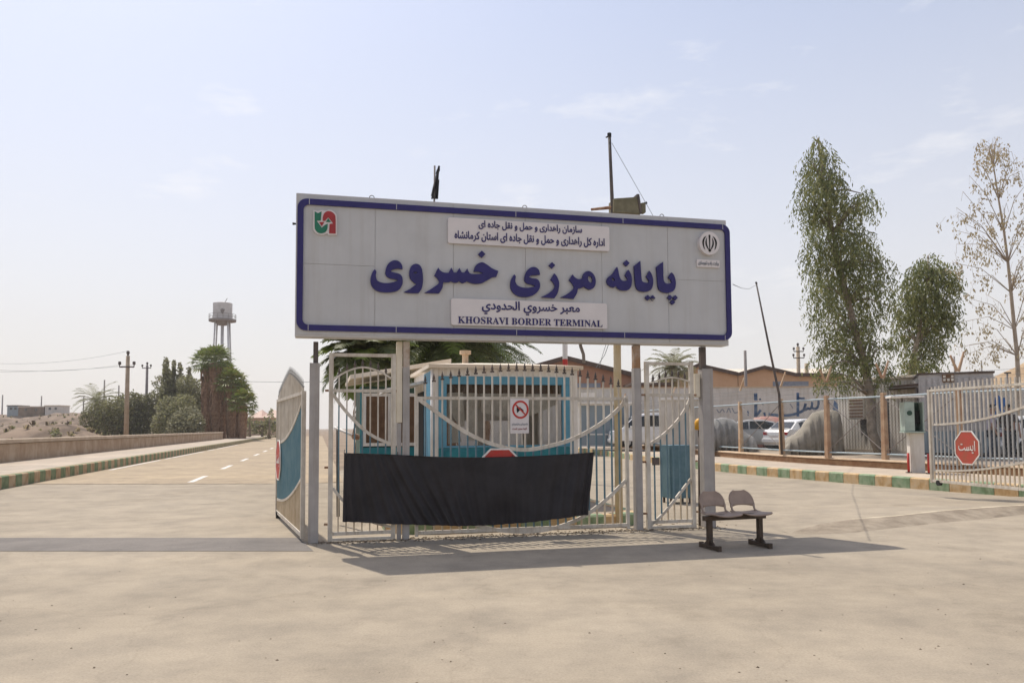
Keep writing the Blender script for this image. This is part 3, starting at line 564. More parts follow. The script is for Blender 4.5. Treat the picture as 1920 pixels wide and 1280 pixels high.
# round state emblem and its caption plate
cu_, cz_ = SG.at(1326, 458); er = SG.at(1346, 458)[0] - cu_ - .012
disc = relief('emblem', [[(cu_ + er * math.cos(R(a)), cz_ + er * 1.06 * math.sin(R(a))) for a in range(0, 360, 12)]], SG, -0.008, 0.07, M['plate'], sign)
def cres(side, r0, r1, a0, a1):
    L = [(r0 * math.cos(R(a)), r0 * math.sin(R(a))) for a in range(a0, a1 + 1, 6)]; L2 = [(r1[0] + r1[1] * math.cos(R(a)), r1[1] * 1.15 * math.sin(R(a))) for a in range(a1 + 8, a0 - 9, -6)]
    return [(cu_ + side * x * er, cz_ + z * er) for x, z in L + L2]
cr_loops = []
for s in (-1, 1):
    cr_loops.append([(cu_ + s * x * er, cz_ + z * er) for x, z in spline_outline([(.30,.66,K),(.58,.45),(.72,.05),(.62,-.40),(.46,-.62,K),(.56,-.2),(.52,.25)])])
    cr_loops.append([(cu_ + s * x * er, cz_ + z * er) for x, z in spline_outline([(.27,.50,K),(.40,.20),(.40,-.15),(.24,-.48),(.05,-.66,K),(.20,-.30),(.28,0)])])
cr_loops.append([(cu_ + x * er, cz_ + z * er) for x, z in ((-.09,.72),(0,.78),(.09,.72),(.06,.3),(.04,-.55),(.16,-.68),(0,-.82),(-.16,-.68),(-.04,-.55),(-.06,.3))])
for L in cr_loops: relief('emblem_mark', [L], SG, -0.0785, 0.005, M['black'], disc)
(a_, z_a), (b_, z_b) = SG.at(1305, 501), SG.at(1347, 489)
cp = relief('plate', [rrect(a_, b_, z_a + .0, z_b, .008, 2)], SG, -0.008, 0.03, M['plate'], sign)
lettering(persian('وزارت راه و شهرسازی'), SG, a_ + .02, b_ - .02, z_a + .025, z_b - .02, -0.039, M['greypaint'], cp, .01, .004)
# posts
def fpost(px0, px1, py1, m, name='post', o0=0.0, o1=0.12, z0=0.0, pyb=None):
    u0 = PL.at(px0, 850)[0]; u1 = PL.at(px1, 850)[0]; z1 = PL.at((px0 + px1) / 2, py1)[1]
    if pyb: z0 = PL.at((px0 + px1) / 2, pyb)[1]
    b = MB(); b.pb(PL, u0, u1, o0, o1, z0, z1); return b.build(name, m, sign, bevel=.006)
top_y = 640
pL = fpost(579, 598, 680, M['post']); fpost(585.5, 595, top_y, M['dkmetal'], 'post_stub', .02, .09, pyb=681)
fpost(755.5, 768, 688, M['post']); fpost(756, 768, top_y, M['rustpost'], 'post_stub', .005, .11, pyb=689)
fpost(743.5, 754.5, top_y, M['cream'], 'pipe', .03, .12, pyb=792); fpost(745, 753, 793, M['post'], 'pipe', .04, .11)
fpost(1191.5, 1204.5, 690, M['post']); fpost(1192, 1204, 647, M['rustpost'], 'post_stub', .005, .11, pyb=691)
fpost(1320, 1340, 691, M['post'], o1=.16); fpost(1319, 1329, 650, M['dkmetal'], 'post_stub', .02, .1, pyb=692)
fpost(1309, 1318.5, 700, M['cream'], 'box_section', .05, .16, pyb=744)
b = MB(); q = G(1161, 987); b.tube([q, S(1157, 640, q.y), Vector((S(1157, 640, q.y).x - .02, q.y, sz1 - .3))], .062, 12); b.build('pole', M['ypole'], sign, smooth=True)
b = MB()
for i in range(5):
    zz = sz0 + .2 + i * (sz1 - sz0 - .4) / 4; b.pb(SG, su0 + .1, su1 - .1, .24, .29, zz - .025, zz + .025)
b.build('back_rail', M['rust'], sign)
for px, py in ((698, 362), (987, 381), (1246, 401)):
    u, z = SG.at(px, py + 5); b = MB()
    b.tube([SG.w(u + .035 * math.cos(R(a)), .1, sz1 + .02 + .04 * math.sin(R(a))) for a in range(-30, 220, 25)], .006, 6); b.build('lifting_eye', M['dkmetal'], sign, smooth=True)
b = MB(); b.tube([SG.w(su0, .1, sz1 - .42), SG.w(su0 - .05, .1, sz1 - .42)], [.012, .02], 8); b.build('bolt', M['black'], sign)
b = MB(); D = 12.2
b.tube([S(1085, 630, D), S(1089, 650, D), S(1094, 664, D), S(1095, 680, D)], .026, 8); b.build('conduit', M['gpole'], sign, smooth=True)
b = MB(); b.tube([S(1143, 640, D), S(1134, 665, D), S(1117, 690, D)], .005, 5); b.tube([S(1138, 640, D), S(1129, 668, D), S(1124, 690, D)], .004, 5); b.build('wire', M['wire'], sign)

# mast, floodlight and flag behind the sign top
mast = thing('mast', 'thin dark leaning mast with guy wire standing behind the sign', 'pole', SG.w(4.6, .5, 0))
b = MB(); Dm = SG.w(4.6, .5, 0).y
b.tube([S(1152, 520, Dm), S(1148.5, 395, Dm), S(1145, 310, Dm), S(1142.5, 252, Dm)], [.034, .032, .026, .026], 8); b.build('shaft', M['dkmetal'], mast, smooth=True)
b = MB(); b.tube([S(1142.5, 255, Dm), S(1136, 258, Dm)], .012, 6); b.tube([S(1142.5, 257, Dm), S(1142.5, 250, Dm)], .034, 8); b.build('cap', M['black'], mast)
b = MB(); b.tube([S(1147, 268, Dm), SG.w(SG.at(1238, 400)[0], .2, sz1)], .004, 5); b.build('guy_wire', M['wire'], mast)
b = MB(); b.tube([S(1147, 389, Dm), S(1108, 393, Dm)], [.028, .02], 6); b.build('bracket', M['rust'], mast)
fl = thing('floodlight', 'boxy olive floodlight mounted on the top edge of the sign', 'floodlight', S(1175, 398, Dm))
c0, c1, c2, c3 = S(1151, 372, Dm - .1), S(1195, 369, Dm - .1), S(1200, 400, Dm - .1), S(1151, 398, Dm - .1)
bk = Vector((-.05, .28, .0)); b = MB(); b.prism([c3, c2, c1, c0], [p + bk for p in (c3, c2, c1, c0)]); b.build('housing', M['flood'], fl, bevel=.01)
b = MB(); fr = Vector((0, -.015, 0)); b.hexa([c1.lerp(c2, .98) + fr, c1.lerp(c2, .98) + fr + Vector((.035, 0, 0)), c1.lerp(c2, .98) + bk + Vector((.035, 0, 0)), c1.lerp(c2, .98) + bk, c1 + fr + Vector((-.01, 0, .04)), c1 + fr + Vector((.03, 0, .04)), c1 + bk + Vector((.03, 0, .04)), c1 + bk + Vector((-.01, 0, .04))]); b.build('rim', M['dkmetal'], fl)
b = MB(); b.box(S(1204.5, 391, Dm) , (.07, .12, .16), TH); b.build('control_box', M['flood'], fl, bevel=.008)
b = MB(); b.tube([S(1207, 382, Dm), S(1213, 380, Dm)], .02, 8); b.build('gland', M['black'], fl)
flag = thing('flag', 'furled black flag on a short pole above the sign', 'flag', SG.w(1.9, .3, 2.8))
Df = SG.w(SG.at(815, 370)[0], .3, 0).y
b = MB(); b.tube([S(809, 450, Df), S(814.5, 372, Df), S(815, 311, Df)], .014, 8); b.build('flagpole', M['gpole'], flag, smooth=True)
b = MB(); rows = []
for k in range(13):
    t = k / 12; y = 311 + 62 * t; xr = 824 - 4 * t; xl = 821.5 - 13.5 * t + (1.5 if t < .1 else 0)
    rows.append([S(xl + (xr - xl) * j / 8, y, Df + .035 * math.sin(j * 1.9 + t * 2)) for j in range(9)])
for r0, r1 in zip(rows, rows[1:]):
    for j in range(8): b.quad([r0[j], r0[j+1], r1[j+1], r1[j]])
fo = b.build('cloth', M['cloth'], flag); fo.modifiers.new('thick', 'SOLIDIFY').thickness = .012

# ------------------------------------------------------------------ gates
def rail(b, pl, pts, r, o=0.05, mi=0):       # flat-bar rail through (u,z) points
    for (u0, z0), (u1, z1) in zip(pts, pts[1:]):
        d = Vector((u1 - u0, z1 - z0)); d.normalize(); nx, nz = -d.y * r, d.x * r
        ring = [(u0 - nx, z0 - nz), (u1 - nx, z1 - nz), (u1 + nx, z1 + nz), (u0 + nx, z0 + nz)]
        b.prism([pl.w(u, o - .02, z) for u, z in ring], [pl.w(u, o + .02, z) for u, z in ring], mi)
def bar(pl, u, zs, mis, r, o, parent, spear=True, mats=None, sr=1.0):
    b = MB()
    for (z0, z1), mi in zip(zip(zs, zs[1:]), mis):
        if z1 - z0 > .005: b.pb(pl, u - r, u + r, o - r, o + r, z0, z1, mi)
    if spear:
        z = zs[-1]
        b.pb(pl, u - r * 2.4 * sr, u + r * 2.4 * sr, o - r * 1.2, o + r * 1.2, z, z + .025, 3)
        b.tube([pl.w(u, o, z + .025), pl.w(u, o, z + .05), pl.w(u, o, z + .13)], [.008 * sr, .022 * sr, .001], 6, 3)
    b.build('bar', mats or [M['gate'], M['gateblue'], M['gateb'], M['dkmetal']], parent)
def lerp_curve(pts, u):
    for (u0, z0), (u1, z1) in zip(pts, pts[1:]):
        if u0 <= u <= u1: return z0 + (z1 - z0) * (u - u0) / (u1 - u0)
    return pts[0][1] if u < pts[0][0] else pts[-1][1]
def curve(pts, n=8):
    """open smooth curve through points"""
    o = []
    for i in range(len(pts) - 1):
        p0, p1 = pts[i], pts[i + 1]; a = pts[max(i - 1, 0)]; c = pts[min(i + 2, len(pts) - 1)]
        for k in range(n):
            s = k / n; h1 = 2*s**3-3*s**2+1; h2 = s**3-2*s**2+s; h3 = -2*s**3+3*s**2; h4 = s**3-s**2
            o.append(tuple(h1*p0[d]+h2*(p1[d]-a[d])/2+h3*p1[d]+h4*(c[d]-p0[d])/2 for d in (0, 1)))
    return o + [pts[-1]]
at = PL.at
# centre gate
g = thing('centre_gate', 'wide middle gate with spear tips and curved rails behind the black banner', 'gate', PL.w(at(980, 1000)[0], .05, 0))
uL, uR = at(782, 850)[0], at(1178, 850)[0]; zB = .06; zT = at(980, 746)[1]
b = MB(); b.pb(PL, uL - .024, uL + .024, .03, .08, .03, zT + .02); b.pb(PL, uR - .024, uR + .024, .03, .08, .03, at(1178, 742)[1])
b.pb(PL, uL + .024, uR - .024, .032, .072, zB, zB + .05); b.pb(PL, uL + .024, uR - .024, .034, .072, zT - .025, zT + .02)
b.build('frame', M['gate'], g)
c1 = curve([at(785, 747), at(830, 780), at(880, 813), at(930, 834), at(985, 843), at(1040, 834), at(1084, 819), at(1130, 793), at(1160, 768), at(1177, 748)])
c2 = curve([at(785, 895), at(830, 945), at(880, 978), at(930, 993), at(980, 997), at(1021, 994), at(1060, 984), at(1099, 966), at(1140, 935), at(1176, 900)])
arch = curve([at(785, 722), at(850, 708), at(920, 698), at(985, 695), at(1050, 699), at(1120, 712), at(1177, 730)])
b = MB(); rail(b, PL, c1, .028); b.build('curved_rail', M['gate'], g)
b = MB(); rail(b, PL, c2, .026); b.build('curved_rail', M['gate'], g)
nb = 25
for i in range(nb):
    u = uL + (uR - uL) * (i + 1) / (nb + 1); z1, z2, za = lerp_curve(c1, u), lerp_curve(c2, u), lerp_curve(arch, u)
    bar(PL, u, [zB + .05, z2 - .026, z1 - .028, za], [2, 1, 0], .0115, .052, g)
# pedestrian gates
def ped(name, label, pxl, pxr, pyt, pyr, c1p, c2p, archp, nb, o=.05):
    g = thing(name, label, 'gate', PL.w(at((pxl + pxr) / 2, 1000)[0], o, 0), 'pedestrian gates beside the middle gate')
    uL, uR = at(pxl, 850)[0], at(pxr, 850)[0]; zt = at((pxl + pxr) / 2, pyt)[1]; zr = at((pxl + pxr) / 2, pyr)[1]
    b = MB()
    for u in (uL, uR): b.pb(PL, u - .032, u + .032, o - .03, o + .03, .01, zt + .025)
    b.pb(PL, uL + .032, uR - .032, o - .025, o + .025, zt - .025, zt + .022); b.build('door_frame', [M['gate']], g)
    for w_, za_, zb_ in ((.02, zr - .022, zr + .022), (.02, .09, .14), (.03, .012, .05)):
        b = MB(); b.pb(PL, uL + .034, uR - .034, o - w_, o + w_, za_, zb_); b.build('rail', M['gate'], g)
    c1 = curve([at(*p) for p in c1p]); c2 = curve([at(*p) for p in c2p]); ar = curve([at(*p) for p in archp])
    b = MB(); rail(b, PL, c1, .022, o); b.build('curved_rail', M['gate'], g)
    b = MB(); rail(b, PL, c2, .02, o); b.build('curved_rail', M['gate'], g)
    b = MB(); rail(b, PL, ar, .012, o); b.build('arch_rail', M['gate'], g)
    for i in range(nb):
        u = uL + (uR - uL) * (i + 1) / (nb + 1); z1, z2, za = lerp_curve(c1, u), lerp_curve(c2, u), lerp_curve(ar, u)
        bar(PL, u, [.14, z2 - .02, z1 - .022, za], [2, 1, 0], .010, o, g)
    for z in (zr, .25, 1.05):
        for u, d in ((uL, -1), (uR, 1)):
            b = MB(); b.pb(PL, min(u + d * .034, u + d * .085), max(u + d * .034, u + d * .085), o - .015, o + .015, z - .015, z + .015); b.build('hinge', M['rust'], g)
    b = MB(); uu = uL + .09 if pxl > 1000 else uR - .09; b.pb(PL, uu - .03, uu + .08, o - .06, o - .022, 1.0, 1.12); b.build('lock', M['dkmetal'], g)
    return g
ped('pedestrian_gate', 'narrow cream walk-through gate beside the leftmost sign post', 620, 738, 665, 732, [(624, 738), (648, 770), (680, 803), (705, 820), (736, 833)], [(624, 915), (650, 945), (690, 975), (736, 988)], [(624, 712), (650, 696), (680, 688), (710, 695), (736, 710)], 7)
ped('pedestrian_gate', 'narrow cream walk-through gate in front of the blue metal cabinet', 1217, 1301, 681, 740, [(1221, 832), (1245, 816), (1270, 792), (1287, 768), (1297, 747)], [(1221, 986), (1245, 964), (1270, 934), (1298, 898)], [(1221, 718), (1240, 711), (1260, 707), (1280, 710), (1298, 716)], 6)

# big swing leaves standing open
def leaf(label, hinge, end, half, parent_rot, blue_backed):
    h = Vector((hinge[0], hinge[1], 0)); e = Vector((end[0], end[1], 0)); d = (e - h); L = d.length; ang = math.atan2(d.y, d.x)
    pl = Plane(h.to_2d(), ang)
    z0 = hinge[2]
    g = thing('swing_gate_leaf', label, 'gate', Vector((h.x, h.y, z0)), 'large swing gate leaves standing open')
    zb = z0 + .07; zt = z0 + 2.12
    b = MB()
    for u in (.03, L - .03): b.pb(pl, u - .03, u + .03, -.03, .03, zb - .02, zt + .02)
    b.pb(pl, .06, L - .06, -.025, .025, zb, zb + .06); b.pb(pl, .06, L - .06, -.024, .024, zt - .03, zt + .02); b.build('frame', M['gate'], g)
    # the curve is low at the free end and climbs to the hinge
    f1 = lambda t: z0 + 1.35 + .70 * (1 - t) ** 2.2; f2 = lambda t: z0 + .33 + .60 * (1 - t) ** 2.0
    ar = (lambda t: zt + .05 + .33 * (1 - abs(2 * t - 1) ** 1.25)) if blue_backed else (lambda t: zt + .06 + .10 * (1 - abs(2 * t - 1) ** 1.5))
    n = 22
    b = MB(); rail(b, pl, [(L * k / n, f1(k / n)) for k in range(n + 1)][1:-1], .022, 0); b.build('curved_rail', M['gate'], g)
    b = MB(); rail(b, pl, [(L * k / n, f2(k / n)) for k in range(n + 1)][1:-1], .020, 0); b.build('curved_rail', M['gate'], g)
    nb = 31
    for i in range(nb):
        u = L * (i + 1) / (nb + 1); t = u / L
        bar(pl, u, [zb + .06, f2(t) - .02, f1(t) - .022, ar(t)], [2, 1, 0], .0125, 0, g, blue_backed, mats=[M['gate'], M['sunlitblue'] if blue_backed else M['wire2'], M['gateb'], M['wire2']], sr=.34)
    b = MB(); u = L - .25; b.tube([pl.w(u, -.04, z0 + .06), pl.w(u, .04, z0 + .06)], .06, 12); b.build('wheel', M['tyre'], g)
    return g, pl, L
hl = PL.w(-.13, .12, 0); el = G(519, 968)
gl, plL, LL = leaf('large open gate leaf swung away beside the leftmost sign post', (hl.x, hl.y, 0.0), (el.x, el.y), 1, 0, True)
gr_, plR, LR = leaf('large open gate leaf with red stop sign at far right', (9.99, 13.74, .26), (9.42, 17.5), 1, 0, False)
def octagon(pl, u, z, r, o, label, text=True):
    g = thing('stop_sign', label, 'road sign', pl.w(u, o, z), 'red octagonal stop signs on the gates')
    oc = lambda rr: [(u + rr * math.cos(R(22.5 + 45 * k)), z + rr * math.sin(R(22.5 + 45 * k))) for k in range(8)]
    relief('rim', [oc(r), oc(r * .93)], pl, o, .014, M['white'], g); pt = relief('plate', [oc(r * .93)], pl, o, .010, M['fadered'] if 'faded' in label else M['red'], g)
    lettering(persian('ایست'), pl, u - r * .62, u + r * .62, z - r * .30, z + r * .38, o - .0105, M['white'], g, .005, .003)
    return g
plRs = Plane((9.42, 17.5), math.atan2(13.74 - 17.5, 9.99 - 9.42)); plLs = Plane((el.x, el.y), math.atan2(hl.y - el.y, hl.x - el.x))
u, z = plRs.at(1816, 839)
octagon(plRs, u, z, .385, -.03, 'faded red octagonal stop sign with white script on the open far right leaf')
octagon(plLs, .48, 1.05, .385, -.03, 'red and white stop sign seen edge-on at the end of the left leaf')
u, z = PL.at(938, 885)
octagon(PL, u, z, .385, .02, 'red octagonal stop sign whose top peeks above the black banner')

# no-photography plate
u0, z1 = at(957, 747); u1, z0 = at(992, 812)
np_ = thing('prohibition_sign', 'white plate with red crossed-out camera ring hung on the middle gate', 'sign', PL.w((u0 + u1) / 2, 0, z0))
relief('plate', [rrect(u0, u1, z0, z1, .008, 2)], PL, .018, .008, M['plate'], np_)
uc, zc = at(976, 767.5); rr_ = at(992, 767)[0] - uc - .005
circ = lambda r: [(uc + r * math.cos(R(a)), zc + r * 1.08 * math.sin(R(a))) for a in range(0, 360, 10)]
relief('ring', [circ(rr_), circ(rr_ * .78)], PL, .0098, .003, M['red'], np_)
cm = [(-.45,.42),(-.18,.30),(.02,.28),(.02,.18),(.22,.10),(.30,-.05),(.36,.0),(.40,-.30),(.20,-.28),(-.05,-.06),(-.30,-.32),(-.42,-.40),(-.46,0)]
relief('camera_mark', [[(uc + x * rr_, zc + y * rr_) for x, y in cm]], PL, .0098, .002, M['black'], np_)
relief('slash', [[(uc + x * rr_, zc + y * rr_) for x, y in ((-.62,.50),(-.50,.62),(.62,-.50),(.50,-.62))]], PL, .0075, .002, M['red'], np_)
(a_, za_), (b_, zb_) = at(959.5, 797.5), at(990, 792); lettering(persian('عکسبرداری و فیلمبرداری'), PL, a_, b_, za_, zb_, .0098, M['greypaint'], np_, .015, .002)
(a_, za_), (b_, zb_) = at(961, 807), at(988, 801); lettering(persian('اکیدا ممنوع است'), PL, a_, b_, za_, zb_, .0098, M['logored'], np_, .02, .002)

# black banner tied across the gates
bn = thing('banner', 'plain black cloth banner tied across the middle and left gates', 'banner', PL.w(at(870, 1000)[0], -.03, 1.0))
topc = curve([at(645, 849.5), at(700, 851), at(745, 853), at(850, 857.5), at(960, 856.5), at(1060, 852), at(1113, 848)], 6)
botc = curve([at(642, 977), at(740, 981), at(820, 984), at(880, 985), at(960, 981), at(1040, 972), at(1101, 964)], 6)
b = MB(); NX, NZ_ = 420, 18; tl = len(topc) - 1
def samp(c, t):
    k = t * (len(c) - 1); i = min(int(k), len(c) - 2); f = k - i; return (c[i][0] + (c[i+1][0] - c[i][0]) * f, c[i][1] + (c[i+1][1] - c[i][1]) * f)
ou, oz = at(938, 885)
for j in range(NZ_ + 1):
    for i in range(NX + 1):
        t = i / NX; f = j / NZ_; p, q = samp(topc, t), samp(botc, t); uu = p[0] + (q[0] - p[0]) * f; zz = p[1] + (q[1] - p[1]) * f
        o = -.04 - .018 * math.sin(t * 150 + 2.2 * math.sin(t * 11) + .8 * math.sin(f * 3)) * (.45 + .55 * f) - .018 * math.sin(t * 43 + 1.5 * f) + .008 * math.sin(f * 7 + t * 21) - .02 * math.sin(t * 9) * f - .03 * math.exp(-(((uu - ou) / .33) ** 4 + ((zz - oz) / .4) ** 4))
        b.v.append(PL.w(uu, o, zz))
for j in range(NZ_):
    for i in range(NX):
        a = j * (NX + 1) + i; b.f.append((a, a + 1, a + NX + 2, a + NX + 1)); b.mi.append(0)
co = b.build('cloth', M['cloth'], bn, smooth=True)
b = MB(); b.tube([PL.w(p[0], -.03, p[1]) for p in topc], .008, 6); b.build('hem_rope', M['black'], bn)
for k in (0, 12, 24, len(topc) - 1):
    p = topc[k]; b = MB(); b.tube([PL.w(p[0], -.03, p[1]), PL.w(p[0] + .01, .05, p[1] + .05)], .006, 5); b.build('tie', M['black'], bn)

# boom barriers
bb_ = thing('boom_barrier', 'slim white barrier arm on a dark post behind left walk-through gate', 'barrier', G(634, 985))
Dq = 13.0; b = MB(); b.tube([S(634, 968, Dq), S(633, 800, Dq)], .028, 8); b.build('post', M['dkmetal'], bb_, smooth=True)
b = MB(); b.tube([S(627, 801, Dq), S(668, 819, Dq - .2)], .022, 8); b.build('arm', M['white'], bb_, smooth=True)
b = MB(); b.tube([S(664, 818, Dq - .25), S(670, 819, Dq - .15)], .05, 8); b.build('counterweight', M['rust'], bb_)
rb = thing('raised_barrier', 'raised white and red barrier boom behind the blue-framed kiosk', 'barrier', G(1060, 880))
Dq = 24.0; b = MB(); p0 = G(1060, 904); Dq = p0.y; b.tube([S(1059, 560, Dq), S(1059.5, 673, Dq)], .075, 8, 0); b.tube([S(1059.5, 673, Dq), S(1060, 692, Dq)], .076, 8, 1); b.tube([S(1060, 692, Dq), S(1060.5, 820, Dq)], .075, 8, 0)
b.build('boom', [M['white'], M['red']], rb)
b = MB(); b.box((p0.x, p0.y, .55), (.4, .4, 1.1), TH); b.build('cabinet', M['yellow'], rb, bevel=.02)

# kiosk island
def isl_pts(u0, u1, v0, v1, r):
    L = []
    for cu, cv, a0 in ((u1 - r, v0 + r, -90), (u1 - r, v1 - r, 0), (u0 + r, v1 - r, 90), (u0 + r, v0 + r, 180)):
        for k in range(9): a = R(a0 + 90 * k / 8); L.append(road(cu + r * math.cos(a), cv + r * math.sin(a)))
    return L
ring = isl_pts(1.0, 5.2, 11.75, 24, .55); ip = along([(p.x, p.y) for p in ring + ring[:1]], .46); ip.append(ip[0].copy())
inn = normals(ip, -1)
b = MB(); strip_wall(b, ip, inn, 0, .2, -.02, .2, lambda i: i % 2, .004)
structure(b.build('island_kerb', [M['kgreen'], M['kyellow']]))
b = MB(); b.quad([p + n_ * .18 + Vector((0, 0, .192)) for p, n_ in zip(ip[:-1], inn[:-1])]); structure(b.build('island_top', M['lot']))

# kiosk with blue frames
KP0 = Plane(PL.w(0, 2.35, 0).to_2d(), TH)
kt = KP0.at
ku0, ku1 = kt(812, 760)[0], kt(1083, 760)[0]; kz1 = (kt(815, 690)[1] + kt(1083, 693)[1]) / 2; kd = 2.7; kb = .19
kk = thing('kiosk', 'white booth with blue framed windows and cream roof behind the middle gate', 'kiosk', KP0.w((ku0 + ku1) / 2, kd / 2, kb))
wu0, wu1 = kt(822, 780)[0], kt(1068, 780)[0]; wzt = kt(950, 706)[1]; wzb = .55
b = MB()
b.pb(KP0, ku0, wu0, 0, .12, kb, kz1); b.pb(KP0, wu1, ku1, 0, .12, kb, kz1); b.pb(KP0, wu0, wu1, .002, .12, kb, wzb); b.pb(KP0, wu0, wu1, 0, .12, wzt, kz1)
b.pb(KP0, ku1 - .1, ku1, .12, kd, kb, .95); b.pb(KP0, ku1 - .1, ku1, .12, kd, 2.25, kz1); b.pb(KP0, ku1 - .1, ku1, .12, .4, .95, 2.25); b.pb(KP0, ku1 - .1, ku1, kd - .4, kd, .95, 2.25)
b.pb(KP0, ku0, ku1, kd, kd + .1, kb, 1.05); b.pb(KP0, ku0, ku1, kd, kd + .1, 1.75, kz1); b.pb(KP0, ku0, ku0 + .5, kd, kd + .1, 1.05, 1.75); b.pb(KP0, ku1 - .35, ku1, kd, kd + .1, 1.05, 1.75); b.pb(KP0, ku0 + 1.35, ku0 + 1.5, kd, kd + .1, 1.05, 1.75)
b.pb(KP0, ku0, ku0 + .08, .12, .30, kb, kz1); b.pb(KP0, ku0, ku0 + .08, 1.05, kd, kb, kz1); b.pb(KP0, ku0, ku0 + .08, .30, 1.05, 2.25, kz1)
b.build('wall', M['white'], kk)
b = MB(); e = .09
e0 = [KP0.w(ku0 - e, -e, kz1), KP0.w(ku1 + e, -e, kz1), KP0.w(ku1 + e, kd + e, kz1), KP0.w(ku0 - e, kd + e, kz1)]
e1 = [p + Vector((0, 0, .065)) for p in e0]; b.hexa(e0 + e1)
um = (ku0 + ku1) / 2; pk = [KP0.w(um - .35, kd / 2 - .3, kz1 + .19), KP0.w(um + .35, kd / 2 - .3, kz1 + .19), KP0.w(um + .35, kd / 2 + .3, kz1 + .19), KP0.w(um - .35, kd / 2 + .3, kz1 + .19)]
b.hexa([p + Vector((0, 0, .002)) for p in e1] + pk); rf = b.build('roof', M['roofc'], kk)
b = MB(); b.tube([KP0.w(ku0 + .75, .9, kz1 + .1), KP0.w(ku0 + .75, .9, kz1 + .36)], .06, 8); b.tube([KP0.w(ku0 + .75, .9, kz1 + .34), KP0.w(ku0 + .75, .9, kz1 + .41)], .11, 8); b.build('vent_pipe', M['cap'], rf)
def window(pl, u0, u1, z0, z1, fr, parent, fm, gm, o=0.0, deep=.06, mull=(), frb=None):
    frb = frb or fr
    b = MB(); b.pb(pl, u0, u1, o - .025, o + deep, z1 - fr, z1); b.pb(pl, u0, u1, o - .025, o + deep, z0, z0 + frb)
    b.pb(pl, u0, u0 + fr, o - .025, o + deep, z0 + frb, z1 - fr); b.pb(pl, u1 - fr, u1, o - .025, o + deep, z0 + frb, z1 - fr)
    for m_ in mull: b.pb(pl, m_ - .02, m_ + .02, o - .02, o + deep - .01, z0 + fr, z1 - fr)
    w = b.build('window', fm, parent, bevel=.006); b = MB(); b.pb(pl, u0 + fr, u1 - fr, o + .03, o + .04, z0 + frb, z1 - fr); b.build('pane', gm, w); return w
gm = bpy.data.materials.new('kiosk_glass'); gm.use_nodes = True; nb_ = gm.node_tree; bs = nb_.nodes['Principled BSDF']
bs.inputs['Base Color'].default_value = (.03, .03, .025, 1); bs.inputs['Roughness'].default_value = .02; bs.inputs['Transmission Weight'].default_value = 0.0; bs.inputs['Alpha'].default_value = .22; bs.inputs['Specular IOR Level'].default_value = .5
wz_s = kt(950, 838)[1]
window(KP0, wu0, wu1, wz_s, wzt, .145, kk, M['kblue'], gm, frb=.035)
b = MB(); b.pb(KP0, wu0, wu1, -.02, .1, wzb, wz_s - .003); b.pb(KP0, wu0 + .12, wu1 - .12, -.045, -.022, wzb + .08, wz_s - .05); b.build('lower_panel', M['kteal'], kk, bevel=.012)
b = MB(); b.pb(KP0, wu0 + .16, wu1 - .16, .13, .15, kt(950, 737)[1], wzt - .02); b.build('blind', M['blind'], kk)
def drape(pts, o, name='curtain'):
    b = MB(); b.prism([KP0.w(*((kt(*p)[0]), o, kt(*p)[1])) for p in pts], [KP0.w(*((kt(*p)[0]), o + .03, kt(*p)[1])) for p in pts]); b.build(name, M['curtain'], kk)
drape([(842, 735), (870, 735), (873, 800), (860, 795), (850, 778), (842, 768)], .09)
drape([(878, 736), (898, 736), (900, 826), (880, 826)], .12)
drape([(905, 737), (985, 737), (984, 768), (940, 782), (905, 772)], .09)
drape([(992, 738), (1046, 738), (1046, 758), (1015, 772), (992, 780)], .09)
drape([(842, 772), (858, 800), (868, 828), (842, 832)], .09)
b = MB(); b.pb(KP0, ku0 + .5, ku0 + 1.3, 1.2, 1.8, .25, .95); b.build('desk', M['brown'], kk)
SDP = Plane(KP0.w(ku0, 0, 0).to_2d(), TH + math.pi / 2)       # its left flank; u runs away from the camera
b = MB(); b.pb(SDP, .16, .98, .0, .035, .3, 2.62); b.build('side_panel', M['kblue'], kk, bevel=.01)
b = MB(); b.pb(SDP, 1.15, 2.0, .0, .03, .3, 2.3); dr = b.build('door', M['black'], kk)
b = MB(); b.prism([SDP.w(1.0, .03, 2.45), SDP.w(2.6, .03, 2.45), SDP.w(2.6, .75, 2.30), SDP.w(1.0, .75, 2.30)], [SDP.w(1.0, .03, 2.50), SDP.w(2.6, .03, 2.50), SDP.w(2.6, .75, 2.35), SDP.w(1.0, .75, 2.35)]); b.build('awning', M['white'], kk)
b = MB(); b.tube([KP0.w(ku0 - .02, -.02, kb), KP0.w(ku0 - .02, -.02, kz1 - .02)], .03, 8); b.build('corner_pipe', M['white'], kk, smooth=True)

# second booth further left and back
BP = Plane(PL.w(0, 5.9, 0).to_2d(), TH); bt = BP.at
bu0, bu1 = bt(676, 780)[0], bt(806, 780)[0]; bz = bt(720, 716)[1]
b2 = thing('guard_booth', 'low teal and white booth with brown shutters left of the kiosk', 'booth', BP.w((bu0 + bu1) / 2, 1, 0))
b = MB(); b.pb(BP, bu0, bu1, .02, 2.2, .0, bz - .1); b.build('wall', M['dkgreen'], b2)
b = MB(); rz0, rz1 = bt(650, 713)[1], bt(800, 687)[1]
b.prism([BP.w(bt(655, 713)[0], -.5, rz0), BP.w(bu1 + .4, -.5, rz1 + .05), BP.w(bu1 + .4, 2.6, rz1 + .05), BP.w(bt(655, 713)[0], 2.6, rz0)], [BP.w(bt(655, 713)[0], -.5, rz0 + .09), BP.w(bu1 + .4, -.5, rz1 + .14), BP.w(bu1 + .4, 2.6, rz1 + .14), BP.w(bt(655, 713)[0], 2.6, rz0 + .09)])
b.build('roof', M['roofc'], b2)
